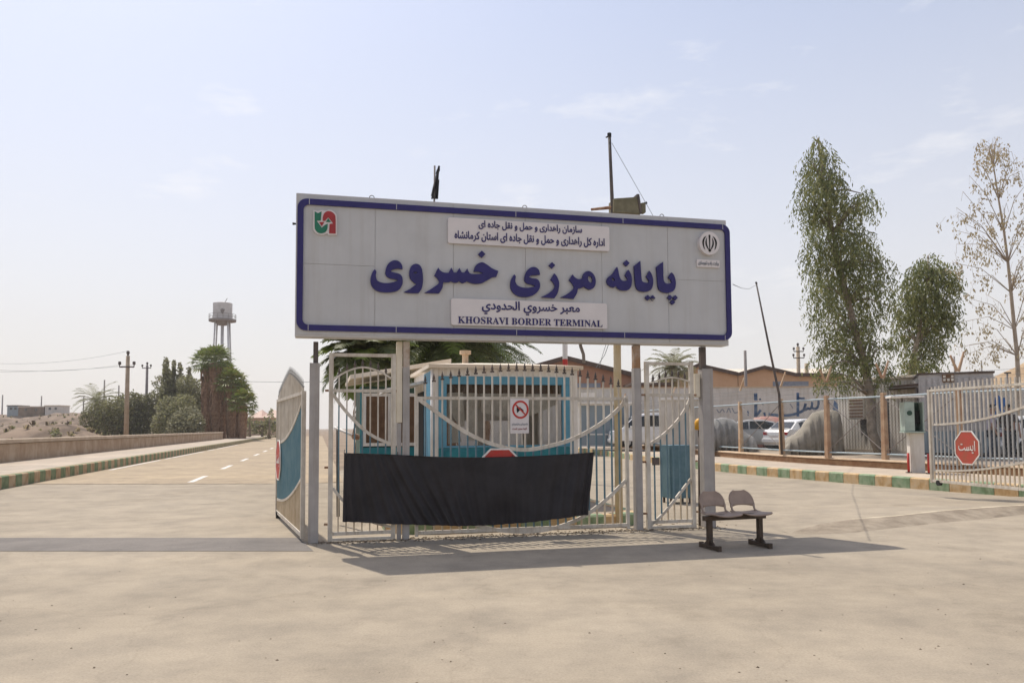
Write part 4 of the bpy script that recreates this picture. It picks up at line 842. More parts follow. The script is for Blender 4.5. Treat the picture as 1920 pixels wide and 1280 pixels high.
z0, z1 = bt(700, 836)[1], bt(700, 737)[1]
for a_, c_ in ((680, 733), (740, 800)):
    ua, uc2 = bt(a_, 780)[0], bt(c_, 780)[0]
    b = MB(); fr = .07
    b.pb(BP, ua, uc2, -.05, .015, z1 - fr, z1); b.pb(BP, ua, uc2, -.05, .015, z0, z0 + fr); b.pb(BP, ua, ua + fr, -.05, .015, z0 + fr, z1 - fr); b.pb(BP, uc2 - fr, uc2, -.05, .015, z0 + fr, z1 - fr)
    w = b.build('window', M['white'], b2); b = MB()
    for k in range(14):
        q0 = ua + fr + (uc2 - ua - 2 * fr) * k / 14; q1 = ua + fr + (uc2 - ua - 2 * fr) * (k + .93) / 14; b.pb(BP, q0, q1, -.02 + .008 * (k % 2), .0, z0 + fr, z1 - fr)
    b.build('shutter', M['brown'], w)
for a_, c_ in ((675, 680), (733, 740)):
    b = MB(); b.pb(BP, bt(a_, 780)[0], bt(c_, 780)[0], -.06, .01, .0, bz - .12); b.build('corner_strip', M['kteal'], b2)
b = MB(); b.pb(BP, bu0 + .05, bu1, -.04, .012, .55, z0 - .03); b.build('lower_panel', M['kteal'], b2)

# blue metal cabinet behind the right walk-through gate
cbp = G(1275, 944); CB = Plane((cbp.x - .45, cbp.y - .1), TH); cu0, cu1 = CB.at(1256, 880)[0], CB.at(1296, 880)[0]; cz0, cz1 = CB.at(1275, 934)[1], CB.at(1275, 834)[1]
cbx = thing('cabinet', 'dull blue metal cabinet on short legs behind right walk-through gate', 'cabinet', CB.w((cu0 + cu1) / 2, .2, 0))
b = MB(); b.pb(CB, cu0, cu1, 0, .4, cz0, cz1); b.build('body', M['cabblue'], cbx, bevel=.012)
b = MB(); b.pb(CB, cu0 + .03, cu1 - .03, -.014, -.002, cz0 + .04, cz1 - .06); b.build('door', M['cabblue'], cbx, bevel=.004)
for uu in (cu0 + .03, cu1 - .03):
    for oo in (.03, .37):
        b = MB(); b.pb(CB, uu - .02, uu + .02, oo - .02, oo + .02, 0, cz0); b.build('leg', M['dkmetal'], cbx)
wl_ = thing('warning_lamp', 'amber lamp on a thin dark post beside right sign post', 'lamp', G(1312, 985))
q = G(1312, 985); b = MB(); b.tube([q, S(1311, 805, q.y)], .022, 8); b.build('post', M['dkmetal'], wl_, smooth=True)
b = MB(); b.tube([S(1310, 806, q.y), S(1310, 803, q.y), S(1310, 792, q.y), S(1310, 786, q.y), S(1310, 784, q.y)], [.05, .075, .07, .045, .01], 12); b.build('lens', M['yellow'], wl_, smooth=True)

# ------------------------------------------------------------------ bench
f1_, f2_ = G(1331, 1029), G(1424, 1019)
rowang = R(17); bl = .76
bench = thing('bench', 'two-seat brown plastic waiting bench on dark steel legs', 'bench', (0, 0, 0))
BN = Plane((0, 0), 0)                         # local: u = along the row, o = towards the back
for uu in (0.0, bl):
    b = MB(); b.pb(BN, uu - .025, uu + .025, -.235, .225, 0.01, .06)
    b.pb(BN, uu - .028, uu + .028, -.24, -.195, 0, .07); b.pb(BN, uu - .028, uu + .028, .185, .23, 0, .07)
    b.pb(BN, uu - .03, uu + .03, -.035, .035, .065, .37); b.prism([BN.w(uu - .012, -.12, .065), BN.w(uu - .012, .12, .065), BN.w(uu - .012, .034, .13), BN.w(uu - .012, -.034, .13)], [BN.w(uu + .012, -.12, .065), BN.w(uu + .012, .12, .065), BN.w(uu + .012, .034, .13), BN.w(uu + .012, -.034, .13)])
    b.build('leg', M['beam'], bench, bevel=.004)
b = MB(); b.pb(BN, -.08, bl + .08, -.04, .04, .37, .43); b.build('beam', M['beam'], bench, bevel=.005)
def seat_shell(uc):
    b = MB(); nx, ny = 12, 14; w = .205; idx = {}
    prof = [(-.235, .432), (-.22, .447), (-.17, .452), (-.09, .444), (0, .438), (.09, .441), (.16, .455)]
    prof = curve(prof, 3)
    for j, (o, z) in enumerate(prof):
        ww = w * min(1, .80 + .2 * math.sin(min(1, (j / 6)) * math.pi / 2))
        for i in range(nx + 1):
            t = i / nx * 2 - 1; b.v.append(BN.w(uc + ww * t, o, z + .018 * t * t))
    for j in range(len(prof) - 1):
        for i in range(nx):
            a = j * (nx + 1) + i; b.f.append((a, a + 1, a + nx + 2, a + nx + 1)); b.mi.append(0)
    so_ = b.build('seat', M['seat'], bench, smooth=True); so_.modifiers.new('t', 'SOLIDIFY').thickness = .014
    b = MB()                                   # back with the open slot above the seat
    rows = 18
    for j in range(rows + 1):
        if j < 4: f = .25 * j / 4; hw = .183 + .003 * j / 4
        else: a_ = R(74) * (j - 4) / (rows - 4); f = .25 + .75 * math.sin(a_) / math.sin(R(74)); hw = .186 * math.cos(a_) ** .62
        z = .540 + .185 * f
        for i in range(nx + 1):
            t = i / nx * 2 - 1; b.v.append(BN.w(uc + hw * t, .195 + .07 * f - .03 * t * t * (1 - .5 * f), z - (.03 * t * t if j == 0 else 0)))
    for j in range(rows):
        for i in range(nx):
            a = j * (nx + 1) + i; b.f.append((a, a + 1, a + nx + 2, a + nx + 1)); b.mi.append(0)
    bo = b.build('backrest', M['seat'], bench, smooth=True); bo.modifiers.new('t', 'SOLIDIFY').thickness = .016
    for s in (-1, 1):
        b = MB(); b.tube([BN.w(uc + s * .172, .12, .455), BN.w(uc + s * .174, .16, .485), BN.w(uc + s * .172, .175, .56)], [.016, .013, .015], 8); b.build('back_support', M['seat'], bench, smooth=True)
    b = MB(); b.pb(BN, uc - .12, uc + .12, -.13, .13, .431, .440); b.build('seat_bracket', M['beam'], bench)
for uc in (.17, .62): seat_shell(uc)
bench.location = (f1_.x, f1_.y, 0); bench.rotation_euler = (0, 0, rowang)

# ------------------------------------------------------------------ chain-link fence on the plinth
fpx = [(1389.6, 846.7), (1466.7, 852), (1553, 857), (1660.4, 861.4), (1803, 869)]
FP = [G(x, y, .53) for x, y in fpx]
d0 = (FP[0] - FP[1]); far = [FP[0] + Vector((-.75, 3.6, 0)), FP[0] + Vector((-1.4, 7.2, 0)), FP[0] + Vector((-2.1, 10.8, 0)), FP[0] + Vector((-2.9, 14.4, 0)), FP[0] + Vector((-3.8, 18.4, 0))]
near = [FP[-1] + Vector((1.35, -2.1, 0)), FP[-1] + Vector((2.8, -4.2, 0))]
ALLP = far[::-1] + FP + near
fence = thing('chain_link_fence', 'long chain-link fence with pale blue rails and stained concrete posts', 'fence', FP[2])
zt_ = 2.55
for k, p in enumerate(ALLP):
    b = MB(); m_ = M['fpost'] if k <= 6 else M['fpostdark']; ang = math.atan2((ALLP[min(k+1, len(ALLP)-1)] - ALLP[max(k-1, 0)]).y, (ALLP[min(k+1, len(ALLP)-1)] - ALLP[max(k-1, 0)]).x)
    w0, w1 = .085, .065; ca, sa = math.cos(ang), math.sin(ang)
    ringf = lambda w, z: [Vector((p.x + (x * ca - y * sa) * w, p.y + (x * sa + y * ca) * w, z)) for x, y in ((-1, -1), (1, -1), (1, 1), (-1, 1))]
    b.hexa(ringf(w0, .50) + ringf(w1, 2.62)); po = b.build('post', m_, fence, bevel=.012)
    sides = (1,) if k < 7 else (-1, 1)
    for s in sides:
        b = MB(); b.tube([p + Vector((0, 0, 2.08)) + Vector((.02 * s, 0, .48)), p + Vector((.22 * s, .05 * s, 3.1 - (.1 if s < 0 else 0)))], [.045, .028], 6); b.build('barb_arm', m_, po)
def along_fence(z0): return [Vector((p.x, p.y, z0)) for p in ALLP]
for z in (.70, 2.50):
    b = MB(); b.tube(along_fence(z), .028, 6); b.build('rail', M['rail'], fence)
b = MB()                                        # diamond mesh, wire by wire
for p, q in zip(ALLP, ALLP[1:]):
    L = (q - p).length; H = 1.78; st = .115; k = -H
    e = (q - p).normalized()
    def clipw(a0, a1, z0, z1):
        if a1 <= 0 or a0 >= L: return
        t0 = max(0, -a0 / (a1 - a0)); t1 = min(1, (L - a0) / (a1 - a0)); A = p + e * (a0 + (a1 - a0) * t0); B = p + e * (a0 + (a1 - a0) * t1)
        A = Vector((A.x, A.y, .71 + z0 + (z1 - z0) * t0)); B = Vector((B.x, B.y, .71 + z0 + (z1 - z0) * t1))
        n_ = Vector((0, 0, .0032)); s_ = e * .0032
        b.quad([A - s_, A + s_, B + s_, B - s_])
    while k < L:
        clipw(k, k + H, 0, H); clipw(k, k + H, H, 0); k += st
b.build('wire_mesh', M['wire'], fence)
for k in (4, 6, 8):
    p, q = ALLP[k], ALLP[k + 1] if k + 1 < len(ALLP) else ALLP[k]
for k in (5, 7, 8):
    p, q = ALLP[k], ALLP[k + 1]
    for z0, z1 in ((.74, 2.46), (2.46, .74)):
        b = MB(); b.tube([Vector((p.x, p.y, z0)), Vector((q.x, q.y, z1))], .014, 5); b.build('brace', M['gpole'], fence)
b = MB()
for dz, ox in ((2.75, .08), (2.92, .15), (3.07, .21)): b.tube([p + Vector((ox, .03, dz - p.z)) for p in ALLP], .005, 4)
b.build('barbed_wire', M['wire'], fence)
lp_ = thing('leaning_pole', 'thin dark pole leaning over the chain-link fence', 'pole', G(1467, 850, .53))
Dl = FP[1].y - .25; b = MB(); b.tube([S(1466, 852, Dl), S(1461, 740, Dl), S(1440, 640, Dl), S(1418, 531, Dl)], [.05, .05, .04, .028], 8); b.build('shaft', M['dkmetal'], lp_, smooth=True)
b = MB(); b.tube([S(1418, 534, Dl), S(1404, 542, Dl - 4), S(1390, 540, Dl - 8), S(1374, 533, 12.6)], .007, 4); b.build('cable', M['wire'], lp_)
b = MB(); b.tube([S(1417, 531, Dl), S(1419, 530, Dl)], .05, 8); b.build('cap', M['black'], lp_)

# payphone booth and red bollards on the right pavement
PBp = G(1720, 886, .275); PB = Plane((PBp.x, PBp.y), -R(14)); pt = PB.at
ph = thing('phone_booth', 'pale green phone hood on a white pedestal beside the open right leaf', 'phone booth', PBp)
u0, u1 = pt(1707, 850)[0], pt(1734, 850)[0]; hz0, hz1 = pt(1712, 811)[1], pt(1712, 753)[1]
b = MB(); b.pb(PB, u0, u1, 0, .4, .275, hz0); b.build('pedestal', M['cabin'], ph, bevel=.015)
hu0, hu1 = pt(1694, 780)[0], pt(1731, 780)[0]
b = MB(); b.pb(PB, hu0, hu0 + .26, -.12, .44, hz0 + .04, hz1); b.pb(PB, hu0 + .262, hu1, .34, .44, hz0 + .04, hz1 - .003); b.pb(PB, hu1 - .04, hu1, -.12, .338, hz0 + .04, hz1 - .003); b.build('hood', M['palegreen'], ph, bevel=.03)
b = MB(); b.pb(PB, hu0 + .262, hu1 - .042, .30, .338, hz0 + .05, hz1 - .02); b.build('back_panel', M['dkgreen'], ph)
b = MB(); b.pb(PB, hu0 - .02, hu1 + .02, -.14, .45, hz0, hz0 + .038); b.build('shelf', M['palegreen'], ph)
b = MB(); b.pb(PB, hu0 + .32, hu0 + .46, .18, .298, hz0 + .25, hz0 + .62); hs = b.build('telephone', M['black'], ph, bevel=.01)
b = MB(); rx = hu0 + .13; rzc = hz0 + .55; b.tube([PB.w(rx, -.123, rzc), PB.w(rx, -.128, rzc)], .07, 14); b.build('emblem_dot', M['dkgreen'], ph)
b = MB(); b.pb(PB, hu0 - .35, hu1, -.2, .5, hz1 + .12, hz1 + .17); b.build('canopy', M['white'], ph)
b = MB(); b.pb(PB, hu0 + .05, hu0 + .1, .42, .46, hz1 - .02, hz1 + .12); b.pb(PB, hu1 - .1, hu1 - .05, .42, .46, hz1 - .02, hz1 + .12); b.build('canopy_stay', M['gpole'], ph)
for px, py, lb in ((1704, 886, 'thin red post at the left side of the white pedestal'), (1742, 888, 'thin red post right of the white pedestal behind gate bars')):
    q = G(px, py, .275); t_ = thing('red_post', lb, 'post', q, 'thin red posts by the phone booth')
    b = MB(); b.tube([q, q + Vector((0, 0, .55))], .035, 8); b.build('shaft', M['red'], t_, smooth=True)
    b = MB(); b.box(q + Vector((0, 0, .012)), (.12, .12, .024)); b.build('base', M['dkmetal'], t_)

# ------------------------------------------------------------------ cabins and walls behind the fence
def ribbed(b, pl, u0, u1, o, z0, z1, step, depth=.03, mi=0):
    u = u0; k = 0
    while u < u1 - .01:
        v = min(u + step, u1); b.pb(pl, u, u + (v - u) * .62, o - depth, o + .01, z0, z1, mi); u = v
CBN = Plane((S(1574, 850, 34).x, 34), -R(68)); cb_ = CBN.at
cu0, cu1 = 0.0, cb_(1730, 800)[0]; z0, z1 = .46, cb_(1630, 713)[1]
cab = thing('site_cabin', 'white ribbed site cabin behind the tall eucalyptus trunk', 'cabin', CBN.w(cu1 / 2, 1.5, .45))
b = MB(); b.pb(CBN, cu0, cu1, 0, 4, z0, z1); ribbed(b, CBN, cu0 + .02, cu1, 0, z0 + .12, z1 - .1, .16); b.build('wall', M['cabin'], cab)
b = MB(); b.pb(CBN, cu0 - .1, cu1, -.15, 4.2, z1 + .002, z1 + .09); b.build('roof', M['roofc'], cab)
a0, a1 = cb_(1612, 770)[0], cb_(1641, 770)[0]; q0, q1 = cb_(1620, 786)[1], cb_(1620, 744)[1]
ac = thing('air_cooler', 'beige slatted air cooler hung on the white site cabin', 'air cooler', CBN.w(a0, -.4, q0))
b = MB(); b.pb(CBN, a0, a1, -.62, -.06, q0, q1); b.build('casing', M['acbeige'], ac, bevel=.02)
b = MB()
for k in range(6):
    zz = q0 + .08 + (q1 - q0 - .14) * k / 6; b.pb(CBN, a0 + .05, a1 - .05, -.635, -.621, zz, zz + .075)
b.build('louvre', M['brown'], ac)
b = MB(); b.pb(CBN, a0 + .05, a1 - .05, -.06, -.031, q0 - .25, q0); b.build('bracket', M['dkmetal'], ac)
b = MB(); L = [(a0 + .02, q0 - .26), (a0 + .1, q0 - .75), (a0 + .22, q0 - .5), (a0 + .3, q0 - 1.15), (a0 + .42, q0 - .6), (a0 + .52, q0 - .95), (a1 - .02, q0 - .26)]
b.prism([CBN.w(u, -.034, z) for u, z in L], [CBN.w(u, -.031, z) for u, z in L]); b.build('water_stain', M['stain'], cab)
w_ = MB(); wa, wb = cb_(1612, 770)[0], cb_(1640, 770)[0]
CTR = Plane((S(1729, 860, 27.7).x, 27.7), -R(24)); ct = CTR.at
cu1 = ct(1866, 780)[0]; z0, z1 = .62, ct(1760, 698)[1]; z1r = ct(1862, 703)[1]; z1 = (z1 + z1r) / 2
con = thing('container', 'grey and blue-grey corrugated container cabin behind the open right leaf', 'container', CTR.w(cu1 / 2, 1, .45))
zm_ = ct(1790, 808)[1]
b = MB(); b.pb(CTR, 0, cu1, 0, 5.5, zm_, z1); ribbed(b, CTR, .06, cu1 - .06, 0, zm_ + .03, z1 - .12, .19, .035); b.build('wall', M['greyc'], con)
b = MB(); b.pb(CTR, 0, cu1, 0, 5.5, z0, zm_ - .003); ribbed(b, CTR, .06, cu1 - .06, 0, z0 + .1, zm_ - .03, .19, .035); b.build('lower_wall', M['greylow'], con)
b = MB(); b.pb(CTR, -.04, cu1 + .04, -.05, 5.55, z1 + .002, z1 + .07); b.build('roof', M['eave'], con)
for k in (.1, cu1 - .3):
    b = MB(); b.pb(CTR, k, k + .2, .1, .5, .45, z0 - .002); b.build('support_block', M['dkmetal'], con)
lu0, lz1 = ct(1766, 701); lu1, lz0 = ct(1789, 716); b = MB(); b.pb(CTR, lu0, lu1, -.06, -.036, lz0, lz1); sg_ = b.build('label_plate', M['brown'], con)
b = MB()
for r_ in range(2):
    for c_ in range(3):
        if (r_, c_) == (1, 1): continue
        b = MB(); b.pb(CTR, lu0 + .03 + c_ * (lu1 - lu0) / 3, lu0 + (c_ + .85) * (lu1 - lu0) / 3, -.066, -.061, lz0 + .04 + r_ * .12, lz0 + .12 + r_ * .12); b.build('label_mark', M['curtain'], sg_)
b = MB(); vx, vz = ct(1745, 729); b.tube([CTR.w(vx, -.06, vz), CTR.w(vx, -.03, vz)], .055, 10); b.build('vent', M['black'], con)
b = MB(); yy = ct(1800, 780)[1]
b = MB(); q0_, q1_ = S(1664, 708, 30.2), S(1729, 703, 27.9); q1_.z = q0_.z = 3.02; dv = Vector((1.4, 2.7, 0))
b.hexa([q0_, q1_, q1_ + dv, q0_ + dv] + [p + Vector((0, 0, .1)) for p in (q0_, q1_, q1_ + dv, q0_ + dv)])
cn_ = thing('shade_canopy', 'dark shade canopy between the white site cabin and the grey container', 'canopy', CBN.w(cb_(1690, 700)[0], -2, .45))
b.build('roof', M['eave'], cn_)
for (px, dd) in ((1668, 30.3), (1724, 28.1)):
    p = S(px, 850, dd); b = MB(); b.tube([(p.x, p.y, .45), (p.x, p.y, 2.96)], .04, 8); b.build('post', M['dkmetal'], cn_, smooth=True)
MU = Plane((S(1862, 800, 31).x, 31), -R(20)); mt = MU.at
mw = thing('mural_wall', 'white yard wall with a blue painted emblem at far right', 'wall', MU.w(2, 0, .45))
b = MB(); b.pb(MU, -.6, 9, 0, .25, .45, mt(1890, 731)[1]); b.build('wall', M['cabin'], mw)
b = MB(); b.pb(MU, -.65, 9.05, -.05, .3, mt(1890, 731)[1] + .002, mt(1890, 726)[1]); b.build('coping', M['white'], mw)
def blob(pl, pts, o, m, parent, name, d=.01):
    f = pl.at; relief(name, [[f(*p) for p in spline_outline(pts)]], pl, o, d, m, parent)
blob(MU, [(1866, 745, K), (1872, 741), (1876, 748), (1870, 760), (1865, 757)], -.001, M['mural'], mw, 'painted_emblem')
blob(MU, [(1876, 748, K), (1884, 745), (1886, 756), (1881, 765, K), (1884, 772), (1880, 782), (1876, 772), (1872, 760)], -.001, M['mural'], mw, 'painted_emblem')
blob(MU, [(1862, 772), (1866, 768), (1868, 776), (1864, 780)], -.001, M['mural'], mw, 'painted_emblem')
# long wall with blue script
WL = Plane((S(1213, 800, 49).x, 49), R(-1)); wt = WL.at
wu1 = wt(1590, 800)[0]; wz = (wt(1350, 727)[1] + wt(1560, 725)[1]) / 2
gw = thing('painted_wall', 'long grey-white yard wall with blue painted script behind parked cars', 'wall', WL.w(wu1 / 2, 0, .45))
b = MB(); b.pb(WL, -17, wu1, 0, .3, .45, wz); b.build('wall', M['wall'], gw)
b = MB(); b.pb(WL, -17, wu1, -.04, .34, wz + .002, wz + .07); b.build('coping', M['cap'], gw)
def zg(pts): return [(1200 + x / 4.8, 640 + y / 4.8) for x, y in pts]
def stroke(pts, w, m, name='painted_script'):
    c = curve([wt(*p) for p in zg(pts)], 4); b = MB()
    for (ua, za), (ub, zb2) in zip(c, c[1:]):
        d = Vector((ub - ua, zb2 - za)); 
        if d.length < 1e-5: continue
        d.normalize(); nx, nz = -d.y * w, d.x * w; x_ = d.x * w * .3; z_ = d.y * w * .3
        b.quad([WL.w(ua - nx - x_, -.006, za - nz - z_), WL.w(ub - nx + x_, -.006, zb2 - nz + z_), WL.w(ub + nx + x_, -.006, zb2 + nz + z_), WL.w(ua + nx - x_, -.006, za + nz - z_)])
    b.build(name, m, gw)
for pts, w in (([(1040,470),(1042,525)], .11), ([(1042,560),(1042,610),(1040,672)], .10), ([(1040,675),(1060,650),(1085,618)], .08), ([(1118,640),(1125,670)], .07), ([(970,625),(975,665)], .05),
               ([(1160,655),(1250,664),(1350,662),(1430,640),(1470,618),(1482,590),(1490,560)], .085), ([(1470,618),(1495,612),(1510,600),(1530,606),(1545,585),(1550,545)], .075), ([(1545,590),(1565,606),(1595,596),(1606,560),(1606,525)], .075),
               ([(1420,465),(1421,540),(1421,670)], .09), ([(1420,505),(1450,512),(1480,510)], .06), ([(1080,515),(1081,525)], .06), ([(1250,585),(1255,640)], .05)):
    stroke(pts, w, M['bluepaint'])
for pts in ([(690,610),(715,640),(740,610),(760,635)], [(780,640),(800,600),(815,640)], [(1090,550),(1110,570)], [(1350,560),(1375,600)], [(830,600),(850,640),(880,635)]): stroke(pts, .03, M['greypaint'])
blob(WL, [(1561, 772, K), (1564, 750, K), (1577, 765), (1570, 774)], -.001, M['bluepaint'], gw, 'painted_script')
# hangars with gable fronts
def hangar(label, D, pts, roof_pts, mwall, depth, rdir, mroof):
    base = S(pts[0][0], 800, D); P = Plane((base.x, D), 0); f = P.at
    poly = [f(*p) for p in pts]; u0, u1 = poly[0][0], poly[-1][0]
    t_ = thing('hangar', label, 'hangar', P.w((u0 + u1) / 2, 0, 0), 'gable-fronted hangars beyond the yard wall')
    ring = [(u0, 0)] + poly + [(u1, 0)]; dv = Vector(rdir).normalized() * depth
    fr = [P.w(u, 0, z) for u, z in ring]; b = MB(); b.prism(fr, [p + dv for p in fr]); b.build('wall', mwall, t_)
    b = MB()
    for (ua, za), (ub, zb2) in zip(poly, poly[1:]):
        p = [P.w(ua, -.35, za + .02), P.w(ub, -.35, zb2 + .02), P.w(ub, 0, zb2 + .02) + dv, P.w(ua, 0, za + .02) + dv]; b.hexa(p + [q + Vector((0, 0, .22)) for q in p])
    b.build('roof', mroof, t_)
    b = MB()
    for (ua, za), (ub, zb2) in zip(poly, poly[1:]):
        p = [P.w(ua, -.42, za - .10), P.w(ub, -.42, zb2 - .10), P.w(ub, -.36, zb2 - .10), P.w(ua, -.36, za - .10)]; b.hexa(p + [q + Vector((0, 0, .36)) for q in p])
    b.build('bargeboard', M['eave'], t_)
    b = MB(); ux = (u0 + u1) / 2; zr = min(z for u, z in poly)
    b.pb(P, ux - 1.8, ux + 1.8, -.05, -.002, zr - 1.6, zr - .5); b.build('vent_panel', M['greypaint'], t_)
    return t_
hangar('dull terracotta hangar with low gable directly behind the kiosk', 62, [(975, 697), (1060, 673), (1192, 706)], None, M['terra'], 30, (-.25, 1, 0), M['eave'])
hangar('orange gable hangar nearest the right sign post', 78, [(1232, 719), (1308, 686), (1383, 703)], None, M['orange'], 40, (.25, 1, 0), M['eave'])
hangar('orange gable hangar behind the blue painted script', 78, [(1384, 703), (1431, 690), (1490, 704), (1580, 705)], None, M['orange'], 40, (.25, 1, 0), M['eave'])
b = MB(); P = Plane((S(1300, 800, 135).x, 135), 0); f = P.at; u0, u1 = f(1325, 700)[0], f(1600, 700)[0]; zt2 = f(1400, 687)[1]
lh = thing('long_shed', 'long pale cream roofed shed far beyond the orange hangars', 'shed', P.w((u0 + u1) / 2, 0, 0))
b.pb(P, u0, u1, 0, 20, 0, zt2 - 2.5); b.build('wall', M['wall'], lh)
b = MB(); b.prism([P.w(u0 - .5, -.5, zt2 - 2.5), P.w(u0 - .5, 20.5, zt2 - 2.5), P.w(u0 - .5, 10, zt2 + .3)], [P.w(u1, -.5, zt2 - 2.5), P.w(u1, 20.5, zt2 - 2.5), P.w(u1, 10, zt2 + .3)]); b.build('roof', M['roofc'], lh)
b = MB(); P = Plane((S(1195, 800, 58).x, 58), 0); f = P.at
bsh = thing('low_shed', 'low brown flat roofed shed between the two hangars', 'shed', P.w(f(1225, 800)[0], 1, 0))
b.pb(P, f(1186, 800)[0], f(1262, 800)[0], 0, 6, .0, f(1230, 722)[1]); b.build('wall', M['brown'], bsh)
b = MB(); b.pb(P, f(1184, 800)[0], f(1264, 800)[0], -.2, 6.2, f(1230, 722)[1] + .002, f(1230, 717)[1]); b.build('roof', M['eave'], bsh)
# white box cabin and glazed shelter seen through the right gates
P = Plane((S(1238, 840, 38).x, 38), -R(12)); f = P.at
wc = thing('white_cabin', 'plain white cabin with sunlit roof edge seen through the narrow right gate', 'cabin', P.w(1, 1, .45))
u1 = f(1312, 800)[0]; za, zb2 = f(1240, 754)[1], f(1305, 745)[1]; zz = (za + zb2) / 2
b = MB(); b.pb(P, 0, u1, 0, 2.5, .45, zz); ribbed(b, P, .05, u1, 0, .6, zz - .1, .25, .025); b.build('wall', M['wall'], wc)
b = MB(); b.pb(P, -.06, u1 + .06, -.08, 2.6, zz + .002, zz + .12); b.build('roof', M['white'], wc)
P = Plane((S(1086, 830, 44).x, 44), R(3)); f = P.at
sh_ = thing('glazed_shelter', 'white framed shelter with dusty blue panes right of the kiosk', 'shelter', P.w(1.7, .5, .45))
u1 = f(1196, 800)[0]; zt3 = f(1140, 757)[1]; n = 7
b = MB(); b.pb(P, 0, u1, .04, .1, .5, zt3 - .05); b.build('pane', M['paneblue'], sh_)
b = MB()
for k in range(n + 1): u = u1 * k / n; b.pb(P, u - .045, u + .045, 0, .14, .46, zt3)
for z in (.48, 1.15, zt3 - .08): b.pb(P, .05, u1 - .05, .01, .13, z, z + .08)
b.build('frame', M['white'], sh_)
b = MB(); b.pb(P, -.2, u1 + .2, -.3, 2.4, zt3 + .002, zt3 + .1); b.build('roof', M['white'], sh_)
b = MB(); b.pb(P, 0, u1, 2.2, 2.3, .46, zt3); b.build('back_wall', M['greylow'], sh_)
bx = f(1100, 745); b = MB(); sgn = thing('small_sign', 'pale tilted signboard on a post above the glazed shelter', 'sign', P.w(f(1104, 740)[0], -1, .45))
ua, ub = f(1085, 741)[0], f(1113, 741)[0]; zc_ = f(1100, 742)[1]; b.pb(P, ua, ub, -1.05, -1.0, zc_ - .14, zc_ + .14); b.build('board', M['white'], sgn)
b = MB(); b.pb(P, (ua + ub) / 2 - .04, (ua + ub) / 2 + .04, -.99, -.93, .45, zc_); b.build('post', M['gpole'], sgn)

